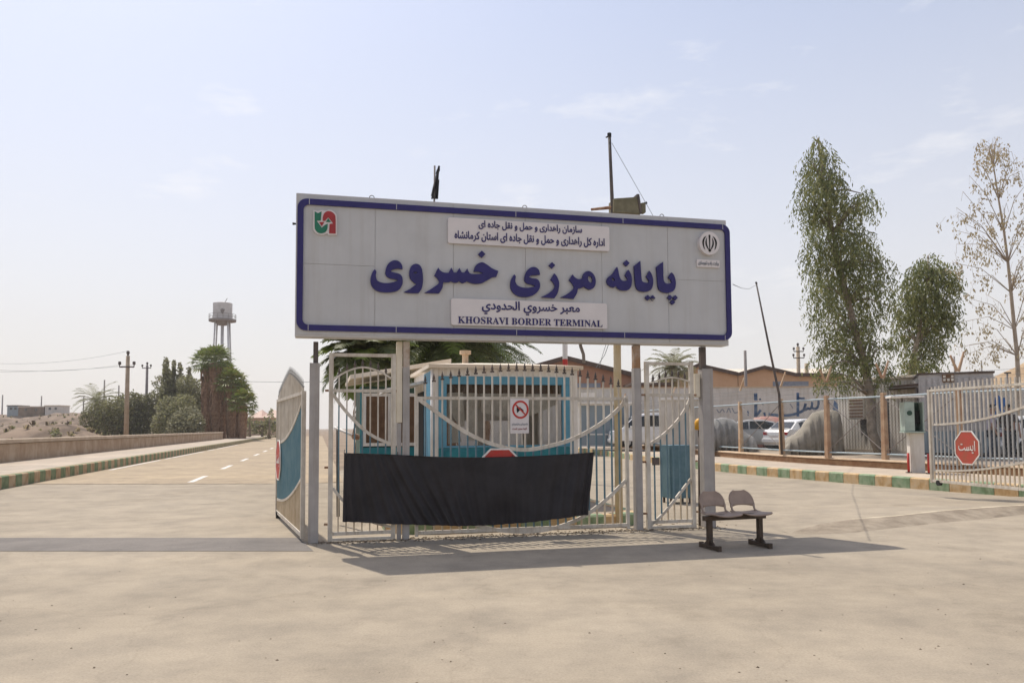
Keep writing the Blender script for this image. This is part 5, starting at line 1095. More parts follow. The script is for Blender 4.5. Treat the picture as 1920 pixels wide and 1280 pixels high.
# ------------------------------------------------------------------ cars
def make_car(label, group, paint, loc, rz, z, van=False, glass=None, cover=None):
    t_ = thing('parked_car', label, 'car', (0, 0, 0), group)
    glass = glass or M['carglass']
    # stations: x (front +), belt z, half width ; roof profile separately
    if van: st = [(2.35,.62,.70),(2.30,.92,.84),(1.7,1.02,.88),(.6,1.05,.89),(-1.2,1.06,.89),(-2.2,1.05,.87),(-2.32,.95,.84)]
    else: st = [(2.18,.50,.62),(2.12,.70,.76),(1.5,.84,.83),(.85,.93,.86),(-.2,.95,.865),(-1.3,.97,.86),(-2.0,.98,.80),(-2.15,.86,.74)]
    b = MB(); n = len(st)
    for x, zb2, hw in st:
        for y, zz in ((-hw * .93, .26), (-hw, .42), (-hw, zb2 * .8), (-hw * .95, zb2), (hw * .95, zb2), (hw, zb2 * .8), (hw, .42), (hw * .93, .26)): b.v.append(Vector((x, y, zz)))
    for i in range(n - 1):
        for j in range(8): b.f.append((i * 8 + j, i * 8 + (j + 1) % 8, (i + 1) * 8 + (j + 1) % 8, (i + 1) * 8 + j)); b.mi.append(0)
    b.f += [tuple(range(8)), tuple(range((n - 1) * 8, n * 8))]; b.mi += [0, 0]
    # greenhouse
    if van: gh = [(1.75,1.03,.84,1.03,.80),(1.05,1.06,.85,1.72,.70),(.4,1.06,.86,1.86,.72),(-1.3,1.06,.86,1.88,.72),(-2.05,1.05,.84,1.80,.70),(-2.28,1.03,.82,1.06,.80)]
    else: gh = [(1.0,.93,.80,.935,.78),(.30,.945,.82,1.36,.60),(-.2,.95,.82,1.455,.61),(-.9,.96,.82,1.44,.60),(-1.35,.97,.80,1.34,.58),(-1.85,.975,.76,.985,.72)]
    base = len(b.v); m = len(gh)
    for x, zb2, wb, zr, wr in gh:
        for y, zz in ((-wb, zb2 - .03), (-wr, zr), (-wr * .6, zr + .025), (wr * .6, zr + .025), (wr, zr), (wb, zb2 - .03)): b.v.append(Vector((x, y, zz)))
    for i in range(m - 1):
        for j in range(5): b.f.append((base + i * 6 + j, base + i * 6 + j + 1, base + (i + 1) * 6 + j + 1, base + (i + 1) * 6 + j)); b.mi.append(0)
    bo = b.build('body', paint, t_, smooth=False)
    md = bo.modifiers.new('b', 'BEVEL'); md.width = .05; md.segments = 3; md.limit_method = 'ANGLE'; md.angle_limit = R(18)
    bo.data.polygons.foreach_set('use_smooth', [True] * len(bo.data.polygons))
    def sidewin(i0, i1, f0, f1, name='window'):
        for s in (-1, 1):
            b = MB(); P = []
            def pt(i, fx, fz):
                g0, g1 = gh[i], gh[i + 1]; L = [a + (c - a) * fx for a, c in zip(g0, g1)]; return Vector((L[0], s * (L[2] + (L[4] - L[2]) * fz + .014), L[1] + (L[3] - L[1]) * fz))
            q = [pt(i0, f0, .14)] + [pt(i, 1, .14) for i in range(i0, i1)] + [pt(i1, f1, .14), pt(i1, f1, .86)] + [pt(i, 1, .88) for i in reversed(range(i0, i1))] + [pt(i0, f0, .86)]
            b.quad(q if s < 0 else q[::-1]); b.build(name, glass, t_)
    if van: sidewin(0, 1, .45, .15); sidewin(1, 2, .3, .40); sidewin(2, 3, .48, .9)
    else: sidewin(0, 1, .45, .85); sidewin(2, 3, .0, .9)
    for i in (0, m - 2):                       # windscreen, rear screen
        g0, g1 = gh[i], gh[i + 1]; dx = .012 if i == 0 else -.012
        lo, hi = (g0, g1) if i == 0 else (g1, g0); q = []
        for fz, sgn in ((.1, -1), (.1, 1), (.9, 1), (.9, -1)):
            x = lo[0] + (hi[0] - lo[0]) * fz; zl = lo[3] + (hi[3] - lo[3]) * fz; w_ = lo[4] + (hi[4] - lo[4]) * fz; q.append(Vector((x + dx, sgn * w_ * .86, zl + .035)))
        b = MB(); b.quad(q); b.build('windscreen' if i == 0 else 'rear_window', glass, t_)
    fx, rx = (1.45, -1.45) if van else (1.32, -1.30)
    for x in (fx, rx):
        for s in (-1, 1):
            b = MB(); b.tube([(x, s * .66, .31), (x, s * .68, .31), (x, s * .85, .31), (x, s * .87, .31)], [.28, .31, .31, .29], 20); wh = b.build('wheel', M['tyre'], t_)
            b = MB(); b.tube([(x, s * .868, .31), (x, s * .878, .31)], [.19, .17], 16); b.build('rim', M['rim'], wh)
    zl = .80 if not van else .95; xr = st[-1][0]; xf = st[0][0]
    for s in (-1, 1):
        b = MB(); b.box((xr + .07, s * .60, zl), (.16, .26, .15)); b.build('tail_light', M['tail'], t_, bevel=.02)
        b = MB(); b.box((xf - .05, s * .52, .62 if not van else .78), (.12, .28, .12)); b.build('headlight', M['paneblue'], t_, bevel=.02)
        b = MB(); b.box((.72 if not van else 1.25, s * .95, 1.0 if not van else 1.15), (.10, .16, .11)); b.build('mirror', paint, t_, bevel=.02)
    b = MB(); b.box((xr - .02, 0, .47), (.16, 1.5, .20)); b.build('bumper', paint, t_, bevel=.04)
    b = MB(); b.box((xf + .0, 0, .42), (.14, 1.3, .18)); b.build('bumper', paint, t_, bevel=.04)
    b = MB(); b.box((xr - .085, 0, .66 if not van else .7), (.02, .50, .11)); b.build('number_plate', M['plate'], t_)
    t_.location = (loc[0], loc[1], z); t_.rotation_euler = (0, 0, rz); return t_
LOTZ = .45
pcar = S(1475, 800, 36.5)
make_car('white saloon car seen from the rear beside the tan car cover', 'cars parked behind the fence', M['carwhite'], (pcar.x + 1.2, pcar.y + .6), R(28), LOTZ)
pcar = S(1392, 800, 38.6)
make_car('dusty grey saloon car partly behind the grey covered car', 'cars parked behind the fence', M['cargrey'], (pcar.x + .1, pcar.y), R(168), LOTZ)
pcar = S(1222, 800, 43)
make_car('white van with dark windows seen through narrow right gate', 'cars parked behind the fence', M['carwhite'], (pcar.x, pcar.y), R(178), LOTZ, van=True)
pcar = S(1905, 820, 28.5)
make_car('white car partly cut by the right edge behind two men', 'cars parked behind the fence', M['carwhite'], (pcar.x + .9, pcar.y + .3), R(12), LOTZ)
def draped(name, label, m, D, outline, depth, folds, seed):
    """a covered car: a cloth hull hung over a car-shaped form"""
    random.seed(seed); c = S(sum(p[0] for p in outline) / len(outline), 830, D)
    nx, ny = 48, 22; b = MB(); top_ = curve([(S(p[0], p[1], D).x, S(p[0], p[1], D).z) for p in outline], 6)
    x0, x1 = top_[0][0], top_[-1][0]
    for j in range(ny + 1):
        f = j / ny
        for i in range(nx + 1):
            t = i / nx; x = x0 + (x1 - x0) * t; h = lerp_curve(top_, x) - LOTZ
            a = math.pi * f; prof = min(1.0, 1.3 * math.sin(a)) ** .38 if 0 < f < 1 else 0
            y = D + depth / 2 - depth / 2 * math.cos(a) * (1 + .10 * (1 - prof))
            wob = (.045 * math.sin(t * folds + 2.5 * math.sin(f * 4 + t * 3)) + .03 * math.sin(t * folds * 2.3 + 5 * f)) * (1.3 - prof) + .02 * math.sin(t * 31 + f * 17) * math.sin(f * 23 - t * 9)
            b.v.append(Vector((x * (1 + (y - D) / D) + .05 * math.sin(f * 9 + t * 5), y + wob * 1.6, LOTZ + .02 + h * prof + wob * prof)))
    for j in range(ny):
        for i in range(nx): a = j * (nx + 1) + i; b.f.append((a, a + 1, a + nx + 2, a + nx + 1)); b.mi.append(0)
    o = b.build(name, m, loc=(c.x, D, LOTZ), smooth=True); o.modifiers.new('t', 'SOLIDIFY').thickness = .02
    return tag(o, label, 'covered car', 'cars under cloth covers')
draped('covered_car', 'car under a tan cloth cover beside the white ribbed cabin', M['tarp'], 30.6, [(1468, 848), (1474, 826), (1494, 813), (1508, 796), (1524, 776), (1542, 769), (1562, 769), (1573, 778), (1578, 806), (1581, 848)], 2.9, 46, 3)
draped('covered_car', 'car under a rumpled grey cover nearest the right sign post', M['greytarp'], 34.5, [(1318, 842), (1324, 800), (1340, 787), (1362, 784), (1382, 794), (1396, 812), (1412, 822), (1420, 842)], 2.6, 52, 8)
draped('covered_car', 'car under a dusty red cover between the grey and white cars', M['redtarp'], 41.0, [(1404, 838), (1410, 792), (1425, 782), (1452, 782), (1466, 790), (1474, 838)], 3.6, 30, 5)

# ------------------------------------------------------------------ people
def skinned(name, edges_pts, m, parent, sub=2):
    """edges_pts: list of chains, each a list of (key, (x,y,z), r); shared keys join"""
    idx = {}; V = []; Rr = []; E = []
    for ch in edges_pts:
        prev = None
        for key, p, r in ch:
            if key not in idx: idx[key] = len(V); V.append(p); Rr.append(r)
            if prev is not None and prev != idx[key]: E.append((prev, idx[key]))
            prev = idx[key]
    me = bpy.data.meshes.new(name); me.from_pydata(V, E, []); o = bpy.data.objects.new(name, me); COL.objects.link(o)
    sk = o.modifiers.new('skin', 'SKIN'); o.modifiers.new('sub', 'SUBSURF').levels = sub
    for i, d in enumerate(me.skin_vertices[0].data): d.radius = (Rr[i], Rr[i]); d.use_root = (i == 0)
    bpy.context.view_layer.update(); me2 = bpy.data.meshes.new_from_object(o.evaluated_get(bpy.context.evaluated_depsgraph_get()))
    bpy.data.objects.remove(o); me2.materials.clear(); me2.materials.append(m); me2.polygons.foreach_set('use_smooth', [True] * len(me2.polygons)); me2.name = name
    o = bpy.data.objects.new(name, me2); return add(o, parent)
def person(label, loc, rz, shirt, trousers, la, ra, stride=.12, lean=0.0, h=1.0):
    t_ = thing('person', label, 'person', (0, 0, 0), 'men standing by the grey container')
    # faces -y in its own frame; la, ra: (elbow, wrist) offsets from the shoulder
    hip = .93; sh = 1.43
    P = {'pel': (0, 0, .95), 'spine': (0, .01, 1.15), 'chest': (0, .0 - lean * .5, 1.34), 'neck': (0, -lean, 1.50), 'head0': (0, -.02 - lean, 1.60), 'head1': (0, -.02 - lean, 1.72)}
    legs = []; arms = []
    for s, st in ((-1, stride), (1, -stride)):
        legs.append([('pel', P['pel'], .13), ('hip%d' % s, (s * .09, 0, .88), .095), ('knee%d' % s, (s * .10, st * .45 - .02, .49), .062), ('ank%d' % s, (s * .105, st + .02, .09), .042), ('toe%d' % s, (s * .125, st - .16, .035), .035)])
        off = la if s < 0 else ra; so_ = Vector((s * .19, -lean * .8, 1.42)); e = so_ + Vector(off[0]); w = e + Vector(off[1])
        arms.append((s, so_, e, w))
    ch = [[('pel', P['pel'], .13), ('spine', P['spine'], .125), ('chest', P['chest'], .145), ('neck', P['neck'], .055), ('head0', P['head0'], .078), ('head1', P['head1'], .088)]] + legs
    for s, a, e, w in arms: 
        d = (w - e).normalized(); ch.append([('chest', P['chest'], .145), ('sh%d' % s, tuple(a), .062), ('el%d' % s, tuple(e), .042), ('wr%d' % s, tuple(w), .027), ('palm%d' % s, tuple(w + d * .07), .036), ('fing%d' % s, tuple(w + d * .15 + Vector((0, -.02, 0))), .018)])
    bd = skinned('body', ch, M['skin'], t_)
    for s, a, e, w in arms:                     # fingers and thumb
        d = (w - e).normalized(); side = d.cross(Vector((0, 1, 0))).normalized() if abs(d.y) < .9 else Vector((1, 0, 0))
        b = MB()
        for k in range(4): q = w + d * .10 + side * (k - 1.5) * .018; b.tube([q, q + d * (.055 + .008 * (1 - abs(k - 1.5))), q + d * .085 + Vector((0, -.018, 0))], [.010, .009, .006], 6)
        q = w + d * .04 + side * .03; b.tube([q, q + side * .03 + d * .03, q + side * .035 + d * .06], [.012, .010, .007], 6); b.build('fingers', M['skin'], bd)
    top_ = [[('pel', (0, 0, .90), .150), ('spine', (P['spine'][0], P['spine'][1], 1.13), .145), ('chest', P['chest'], .162), ('col', (0, -lean * .9, 1.47), .075)]]
    for s, a, e, w in arms: top_.append([('chest', P['chest'], .162), ('sh%d' % s, tuple(a), .078), ('el%d' % s, tuple(a.lerp(e, .85)), .060)])
    skinned('shirt', top_, shirt, t_)
    lg = [[(k, p, r + (.026 if i else .018)) for i, (k, p, r) in enumerate(L[:4])] for L in legs]; skinned('trousers', lg, trousers, t_)
    for L in legs:
        (k, p, r), (k2, p2, r2) = L[3], L[4]; b = MB(); b.tube([Vector((p[0], p[1] + .05, .04)), Vector((p[0], p[1] - .03, .05)), Vector(p2) + Vector((0, 0, .01)), Vector(p2) + Vector((0, -.05, 0))], [.038, .046, .040, .018], 10); b.build('shoe', M['black'], t_, smooth=True)
    b = MB(); hx, hy, hz = P['head1']                 # hair cap, ears, nose
    for j in range(7):
        for i in range(16):
            th_, phi = math.pi * .56 * j / 6, 2 * math.pi * i / 16; fr = .0 if math.sin(phi) > -.4 else -.35 * (j / 6)
            b.v.append(Vector((hx + .093 * math.sin(th_) * math.cos(phi), hy + .012 + .105 * math.sin(th_) * math.sin(phi), hz + .012 + .095 * math.cos(th_ * (1 + fr)))))
    for j in range(6):
        for i in range(16): b.f.append((j * 16 + i, j * 16 + (i + 1) % 16, (j + 1) * 16 + (i + 1) % 16, (j + 1) * 16 + i)); b.mi.append(0)
    b.build('hair', M['hair'], bd, smooth=True)
    b = MB(); b.tube([(hx, hy - .085, hz - .015), (hx, hy - .115, hz - .06), (hx, hy - .085, hz - .065)], [.008, .018, .012], 6)
    for s in (-1, 1): b.tube([(hx + s * .088, hy + .01, hz - .07), (hx + s * .10, hy + .02, hz - .04), (hx + s * .09, hy + .01, hz - .01)], [.010, .014, .010], 6)
    b.build('face', M['skin'], bd, smooth=True)
    b = MB()
    for s in (-1, 1): b.box((hx + s * .034, hy - .088, hz - .025), (.026, .012, .010))
    b.box((hx, hy - .088, hz - .092), (.045, .012, .008)); b.build('eyes', M['hair'], bd)
    t_.location = loc; t_.rotation_euler = (0, 0, rz); t_.scale = (h, h, h); return t_
p1 = G(1862, 862, LOTZ); p2_ = G(1896, 862, LOTZ)
person('man in a lavender shirt and blue-grey trousers beside the grey container', p1, R(62), M['lav'], M['jeans'], ((-.04, .02, -.29), (.02, -.10, -.23)), ((.05, .0, -.28), (-.02, -.14, -.20)), .10, .03)
person('man in dark shirt and dark trousers standing by the white car', p2_, R(-50), M['dkshirt'], M['dkjeans'], ((-.12, -.05, -.26), (-.02, -.22, -.10)), ((.07, .02, -.28), (.04, -.04, -.25)), .14, .05)

# ------------------------------------------------------------------ trees
def leaves(b, c, rad, n, size, droop=0.0, asp=.28, nm=3, w=(.45, .35, .2)):
    for _ in range(n):
        while True:
            p = Vector((random.uniform(-1, 1), random.uniform(-1, 1), random.uniform(-1, 1)))
            if .0 < p.length < 1: break
        if random.random() < .55: p = p.normalized() * random.uniform(.72, 1.05)
        q = Vector((c[0] + p.x * rad[0], c[1] + p.y * rad[1], c[2] + p.z * rad[2]))
        d = Vector((random.gauss(0, 1), random.gauss(0, 1), random.gauss(0, 1) - droop * 2.2)).normalized(); s = size * random.uniform(.6, 1.35)
        x = d.orthogonal().normalized(); x.rotate(Matrix.Rotation(random.uniform(0, 6.28), 3, d)); x *= s * asp; d = d * s
        r = random.random(); mi = 0 if r < w[0] else (1 if r < w[0] + w[1] else 2)
        b.quad([q, q + d * .5 + x, q + d, q + d * .5 - x], mi)
def strands(b, c, r, n, size, asp, w):
    for _ in range(n):
        while True:
            p = Vector((random.uniform(-1, 1), random.uniform(-1, 1), random.uniform(-1, 1)))
            if p.length < 1: break
        q = Vector(c) + p * r * 1.05 + Vector((0, 0, .12 * r)); d = Vector((p.x * .6 + random.gauss(0, .35), p.y * .6 + random.gauss(0, .35), random.uniform(-.1, .5))); st = random.uniform(.07, .12); r0 = random.random()
        mi = 0 if r0 < w[0] else (1 if r0 < w[0] + w[1] else 2)
        for k in range(random.randint(5, 9)):
            d.z -= .28; dn = d.normalized(); q = q + dn * st
            l = Vector((random.gauss(0, .55), random.gauss(0, .55), -1.0 + random.gauss(0, .35))).normalized() * size * random.uniform(.6, 1.3)
            x = l.orthogonal().normalized(); x.rotate(Matrix.Rotation(random.uniform(0, 6.28), 3, l)); x *= l.length * asp
            b.quad([q, q + l * .45 + x, q + l, q + l * .45 - x], mi if random.random() < .7 else random.randint(0, 2))
def tree(name, label, cat, base, clumps, D, trunk, tm, lm, size, dens, droop=.4, group=None, asp=.28, spread=None, limbs=True, thick=.18, w=(.45, .35, .2), hang=0):
    """clumps: (px, py, rpx) measured in the photograph at distance D, spread in depth by the crown's own width"""
    t_ = thing(name, label, cat, base, group); s = D / FPX
    pts = [Vector(base)] + [S(p[0], p[1], D + (p[2] if len(p) > 2 else 0)) for p in trunk]
    b = MB(); k = len(pts); b.tube(pts, [max(.018, thick * (1 - .88 * i / (k - 1))) for i in range(k)], 9); 
    cl = []
    for px, py, r in clumps:
        dy = random.uniform(-1, 1) * (spread if spread is not None else 1.0); cl.append((S(px, py, D + dy), r * s))
    if limbs:
        for c, r in cl:
            j = min(range(1, k), key=lambda i: (pts[i] - c).length + (4 if pts[i].z > c.z + .2 else 0)); a = pts[j]
            mid = a.lerp(c, .5) + Vector((0, 0, .12 * (c - a).length)); b.tube([a, mid, c], [thick * .28, thick * .17, .012], 5)
    b.build('trunk', tm, t_, smooth=True)
    b = MB()
    for c, r in cl:
        if hang: strands(b, c, r, int(hang * r * r + 4), size, asp, w)
        else: leaves(b, c, (r, r * 1.1, r * 1.0), int(dens * (r * r) + 26), size, droop, asp, w=w)
    b.build('crown', lm, t_); return t_
def z8(L, sc=1132 / 460): return [(1460 + p[0] / sc, 240 + p[1] / sc, *( (p[2] / sc,) if len(p) > 2 else ())) for p in L]
random.seed(21)
LM = [M['leafa'], M['leafb'], M['leafc']]
tr_base = G(1651, 853, LOTZ); TD = tr_base.y
big = [(180,55,16),(170,85,20),(205,85,18),(190,120,36),(150,150,30),(225,150,34),(180,190,50),(240,215,46),(150,250,42),(200,260,60),(260,270,40),(150,335,48),(125,375,30),(215,330,60),(295,330,40),(395,305,30),(420,325,26),(360,345,34),(400,370,30),(330,390,42),(230,410,72),(170,430,36),(210,490,54),(330,470,44),(380,500,36),(290,500,50),(370,545,50),(190,565,54),(280,580,72),(410,580,46),(440,610,30),(170,640,40),(250,650,74),(360,640,64),(480,620,24),(510,660,22),(475,690,26),(200,735,54),(290,730,74),(400,720,60),(490,750,30),(215,820,56),(310,830,74),(430,820,54),(500,820,24),(190,890,30),(240,930,46),(330,920,66),(420,900,46),(260,1000,44),(350,1010,56),(440,985,36),(500,1000,26),(290,1075,44),(370,1085,54),(470,1095,38),(215,1025,26),(190,1015,20),(330,1145,40),(480,1150,34),(250,1120,34),(200,1105,22),(220,1160,26)]
tree('eucalyptus_tree', 'tall drooping eucalyptus tree, the tallest and fullest one behind the fence', 'tree', tr_base, z8(big), TD, z8([(430,1400,0),(425,1240,0),(400,1100,0),(360,960,0),(320,800,0),(285,650,0),(250,480,0),(215,300,0),(190,120,0),(182,60,0)], 1132/460), M['trunk'], LM, .165, 1150, .6, 'eucalyptus trees behind the fence', asp=.15, spread=.8, thick=.20, hang=370)
def z8t(L): return [(1460 + p[0] / (1132/460), 240 + p[1] / (1132/460)) for p in L]
mid = [(690,595,24),(700,625,34),(650,650,40),(740,655,44),(785,660,34),(800,700,30),(615,690,30),(680,700,60),(750,720,56),(600,735,30),(640,760,50),(770,780,48),(600,795,40),(690,800,64),(740,840,50),(565,850,30),(600,860,38),(650,890,54),(720,900,54),(790,870,34),(815,890,20),(770,945,28),(555,905,24),(545,960,20),(580,960,24),(640,975,48),(700,990,42),(735,1010,24),(610,1040,32),(680,1060,46),(640,1110,38),(590,1085,24),(690,1110,32),(650,1150,30)]
mb_ = S(1703, 800, 33.5); mb_.z = LOTZ
tree('eucalyptus_tree', 'shorter rounder eucalyptus tree above the grey container', 'tree', mb_, z8(mid), 33.5, z8t([(600,1200),(615,1100),(640,980),(665,850),(685,700),(690,600)]), M['trunk'], LM, .18, 900, .55, 'eucalyptus trees behind the fence', asp=.16, spread=.7, thick=.16, hang=330)
# nearly bare tree at the right edge
random.seed(5)
db = S(1912, 800, 29.0); db.z = LOTZ
dt = thing('withered_tree', 'nearly bare tall tree with sparse dry brown leaves at right edge', 'tree', db)
tp = [Vector(db)] + [S(p[0], p[1], 29) for p in z8t([(1108,1200),(1100,1050),(1088,930),(1072,760),(1058,620),(1040,480),(1015,330),(992,180),(982,70)])]
b = MB(); lf = MB(); b.tube(tp, [.10, .085, .075, .068, .06, .05, .042, .032, .022, .010], 8)
tips = [(880,1000,8),(850,900,7),(820,560,5),(830,420,5),(820,400,5),(850,330,5),(880,260,4),(900,190,3),(940,130,2),(1010,90,2),(1060,140,2),(1100,180,3),(1120,240,3),(1140,300,4),(1160,420,5),(1180,560,6),(1190,700,7),(1180,850,8),(1150,980,8),(900,700,6),(940,420,4),(930,600,5),(890,800,7),(960,780,7),(960,300,3),(920,900,8),(1000,980,8),(860,470,5),(900,540,5),(1110,500,5),(1100,700,6),(830,1010,8),(870,1040,8),(1040,250,3),(960,180,2),(1050,380,4),(1130,620,6),(1210,480,5),(1230,640,6),(1220,780,7)]
tips = [(x_, 1000 - (1000 - y_) * 1.055, j_) for x_, y_, j_ in tips] + [(1000,60,1),(950,75,2),(1075,110,2),(810,470,5),(800,620,6)]
for px, py, j in tips:
    e = S(*z8t([(px, py)])[0], 29 + random.uniform(-1.3, 1.3)); a = tp[min(len(tp) - 2, 10 - j)]
    m1 = a.lerp(e, .5) + Vector((0, 0, .35)); b.tube([a, m1, e, e + Vector((random.uniform(-.1, .1), 0, -.35))], [.018, .012, .007, .004], 5)
    for q in range(7):
        f = random.uniform(.35, 1.05); c = a.lerp(m1, f * 2) if f < .5 else m1.lerp(e, (f - .5) * 2); c = c + Vector((random.gauss(0, .12), random.gauss(0, .15), random.gauss(-.12, .2)))
        d = c + Vector((random.gauss(0, .14), random.gauss(0, .14), -random.uniform(.1, .4))); b.tube([c, d], [.006, .003], 3)
        leaves(lf, d, (.12, .12, .2), random.randint(5, 13), .115, 1.4, .24, w=(1, 0, 0))
b.build('trunk', M['palebark'], dt, smooth=True); lf.build('crown', [M['dead']], dt)

# palms behind the booths and elsewhere
def frond(b, base, d, L, leafl, n, mi, droop, stem=.025):
    pts = []; up = Vector((0, 0, 1)); hz = Vector((d.x, d.y, 0)); hz = hz.normalized() if hz.length > .01 else Vector((1, 0, 0)); p = Vector(base); el = math.asin(max(-1, min(1, d.normalized().z)))
    for k in range(n + 1):
        pts.append(p.copy()); p = p + (hz * math.cos(el) + up * math.sin(el)) * (L / n); el -= droop / n
    b.tube(pts[::2] if n > 6 else pts, [stem * (1 - .8 * i / max(1, len(pts[::2] if n > 6 else pts) - 1)) for i in range(len(pts[::2] if n > 6 else pts))], 4, mi)
    side = hz.cross(up)
    for k in range(1, n):
        a = pts[k]; t = (pts[k + 1] - pts[k - 1]).normalized(); f = k / n; l = leafl * math.sin(math.pi * (.12 + .83 * f)) ** .7
        for s in (-1, 1):
            dd = (side * s * .85 + t * .75 + up * random.uniform(.05, .35)).normalized() * l; w = t * .03
            q = a + dd * .6 + Vector((0, 0, -.05 * l)); e = a + dd + Vector((0, 0, -.28 * l)); b.quad([a - w, q - w, e, q + w, a + w], mi)
def date_palm(name, label, base, crown, nf, L, tm, fm, group, tr=.2, skirt=0, seed=1, leafl=.5, nseg=26):
    random.seed(seed); t_ = thing(name, label, 'palm tree', base, group); b = MB(); n = 9
    b.tube([Vector(base).lerp(crown, k / n) for k in range(n + 1)], [tr * (1.15 if k % 2 else 1.0) for k in range(n + 1)], 10); b.build('trunk', tm, t_)
    if skirt:
        b = MB()
        for _ in range(skirt):
            a = random.uniform(0, 6.28); z = random.uniform(.1, 1.0); p = Vector(base).lerp(crown, z) + Vector((math.cos(a) * tr, math.sin(a) * tr, 0)); b.quad([p, p + Vector((math.cos(a + .5) * .1, math.sin(a + .5) * .1, -.1)), p + Vector((math.cos(a) * .22, math.sin(a) * .22, -random.uniform(.4, .9)))])
        b.build('skirt', M['skirt'], t_)
    b = MB()
    for k in range(nf):
        a = k * 2.39996 + random.uniform(-.2, .2); el = R(80 - 112 * (k / nf) ** .9); frond(b, crown, Vector((math.cos(a) * math.cos(el), math.sin(a) * math.cos(el), math.sin(el))), L * random.uniform(.85, 1.1), leafl, nseg, 0 if k % 3 else 1, R(70))
    b.build('crown', fm, t_); return t_
FM = [M['dfrond'], M['frond']]
c = S(690, 668, 21.5); date_palm('date_palm', 'date palm with shaggy brown trunk behind the left walk-through gate', G(686, 885), c, 80, 1.55, M['skirt'], FM, 'date palms behind the booths', .26, 160, 2)
c = S(838, 642, 25); bs_ = Vector((c.x, c.y, 0)); date_palm('date_palm', 'date palm with arching fronds rising over the kiosk roof', bs_, c, 110, 2.6, M['skirt'], FM, 'date palms behind the booths', .28, 80, 3, .6)
c = S(905, 655, 30); date_palm('date_palm', 'smaller date palm farther back over the right part of kiosk roof', Vector((c.x, c.y, 0)), c, 60, 2.6, M['skirt'], FM, 'date palms behind the booths', .25, 40, 9)
c = S(1262, 690, 64); date_palm('date_palm', 'distant grey-green palm beside the orange hangar ridge', Vector((c.x, c.y, 0)), c, 40, 2.6, M['skirt'], [M['olivec'], M['olivea']], 'date palms behind the booths', .3, 0, 4, .7, 18)
c = S(182, 752, 118); date_palm('date_palm', 'feathery date palm at the left end of the dark shrubs', Vector((c.x, c.y, 0)), c, 36, 4.2, M['skirt'], [M['olivea'], M['olivec']], 'date palms behind the parapet wall', .35, 0, 6, 1.0, 18)
# clump of fan palms with brown skirts
def fan_palm(label, px, ptop, D, w, seed, fm):
    random.seed(seed); c = S(px, ptop + 14, D); base = Vector((c.x, c.y, 0)); t_ = thing('fan_palm', label, 'palm tree', base, 'fan palms with brown skirts at the road end')
    b = MB(); b.tube([base, c], [.35, .25], 8); b.build('trunk', M['trunk'], t_)
    b = MB(); n = 900; H = c.z
    for _ in range(n):
        z = random.uniform(.02, .99) * H; f = z / H; rad = w * (.40 + .28 * f) * random.uniform(.75, 1.08); a = random.uniform(0, 6.28); p = Vector((c.x + math.cos(a) * rad, c.y + math.sin(a) * rad, z)); dl = random.uniform(.5, 1.3); ta = Vector((-math.sin(a), math.cos(a), 0)) * random.uniform(.06, .2)
        b.quad([p - ta, p + ta, p + ta * .4 + Vector((math.cos(a) * .1, math.sin(a) * .1, -dl)), p - ta * .4 + Vector((0, 0, -dl))])
    b.build('skirt', M['skirt'], t_)
    b = MB()
    for k in range(46):
        a = k * 2.39996; el = R(84 - 112 * (k / 46)); d = Vector((math.cos(a) * math.cos(el), math.sin(a) * math.cos(el), math.sin(el))); L = random.uniform(.9, 1.35); q = c + d * L * 1.2; b.tube([c, q], [.03, .02], 3)
        sd = d.cross(Vector((0, 0, 1))); sd = sd.normalized() if sd.length > .01 else Vector((1, 0, 0)); nn = sd.cross(d).normalized()
        for j in range(10):
            th_ = R(-80 + 160 * j / 9); v = (d * math.cos(th_) + sd * math.sin(th_)) * random.uniform(.9, 1.3) * w * 1.1; e = q + v + Vector((0, 0, -.25)) - nn * .1; s2 = (sd * math.cos(th_) - d * math.sin(th_)) * .11
            b.quad([q, q + v * .6 + s2, e, q + v * .6 - s2], 0 if random.random() < .6 else 1)
    b.build('crown', fm, t_)
GF = [M['frond'], M['leafa']]; YF = [M['yfrond'], M['frond']]
for i, (px, py, D, w, fm, lb) in enumerate([(388, 668, 112, 1.15, GF, 'leftmost tall fan palm of the clump by the road end'), (404, 664, 109, 1.2, GF, 'tallest fan palm standing below the water tower'), (418, 690, 113, 1.1, GF, 'middle-height fan palm right of the tallest one'), (434, 706, 107, 1.05, YF, 'yellowish fan palm on the slope of the clump'), (447, 726, 110, 1.0, YF, 'low yellow-green fan palm second from the right'), (455, 744, 105, .85, YF, 'rightmost and lowest fan palm by the road end')]):
    fan_palm(lb, px, py, D, w, 30 + i, fm)
# shrubs and cypresses behind the parapet
random.seed(77)
OM = [M['olivea'], M['oliveb'], M['olivec']]
def shrub(name, label, cat, clumps, D, group, mats, size=.31, dens=290, tm=None, w=(.45, .35, .2)):
    px = sum(c[0] for c in clumps) / len(clumps); bs_ = S(px, 800, D); bs_.z = 0.0
    tree(name, label, cat, bs_, clumps, D, [(px, 800), (px, min(c[1] for c in clumps) + 4)], M['trunk'], mats, size, dens, .15, group, .42, spread=1.6, thick=.25, w=w)
SG_ = 'dark shrubs behind the parapet wall'
shrub('tamarisk_bush', 'grey-green rounded bush at the left of the shrub belt', 'bush', [(172,785,20),(190,772,22),(205,790,26),(180,805,18),(215,765,22),(225,795,24)], 116, SG_, OM)
shrub('tamarisk_bush', 'broad dark bush standing behind the near power pole', 'bush', [(245,755,22),(262,765,28),(240,785,30),(285,755,20),(275,790,30),(255,805,24),(230,770,22),(290,778,22)], 119, SG_, [M['oliveb'], M['olivea'], M['oliveb']])
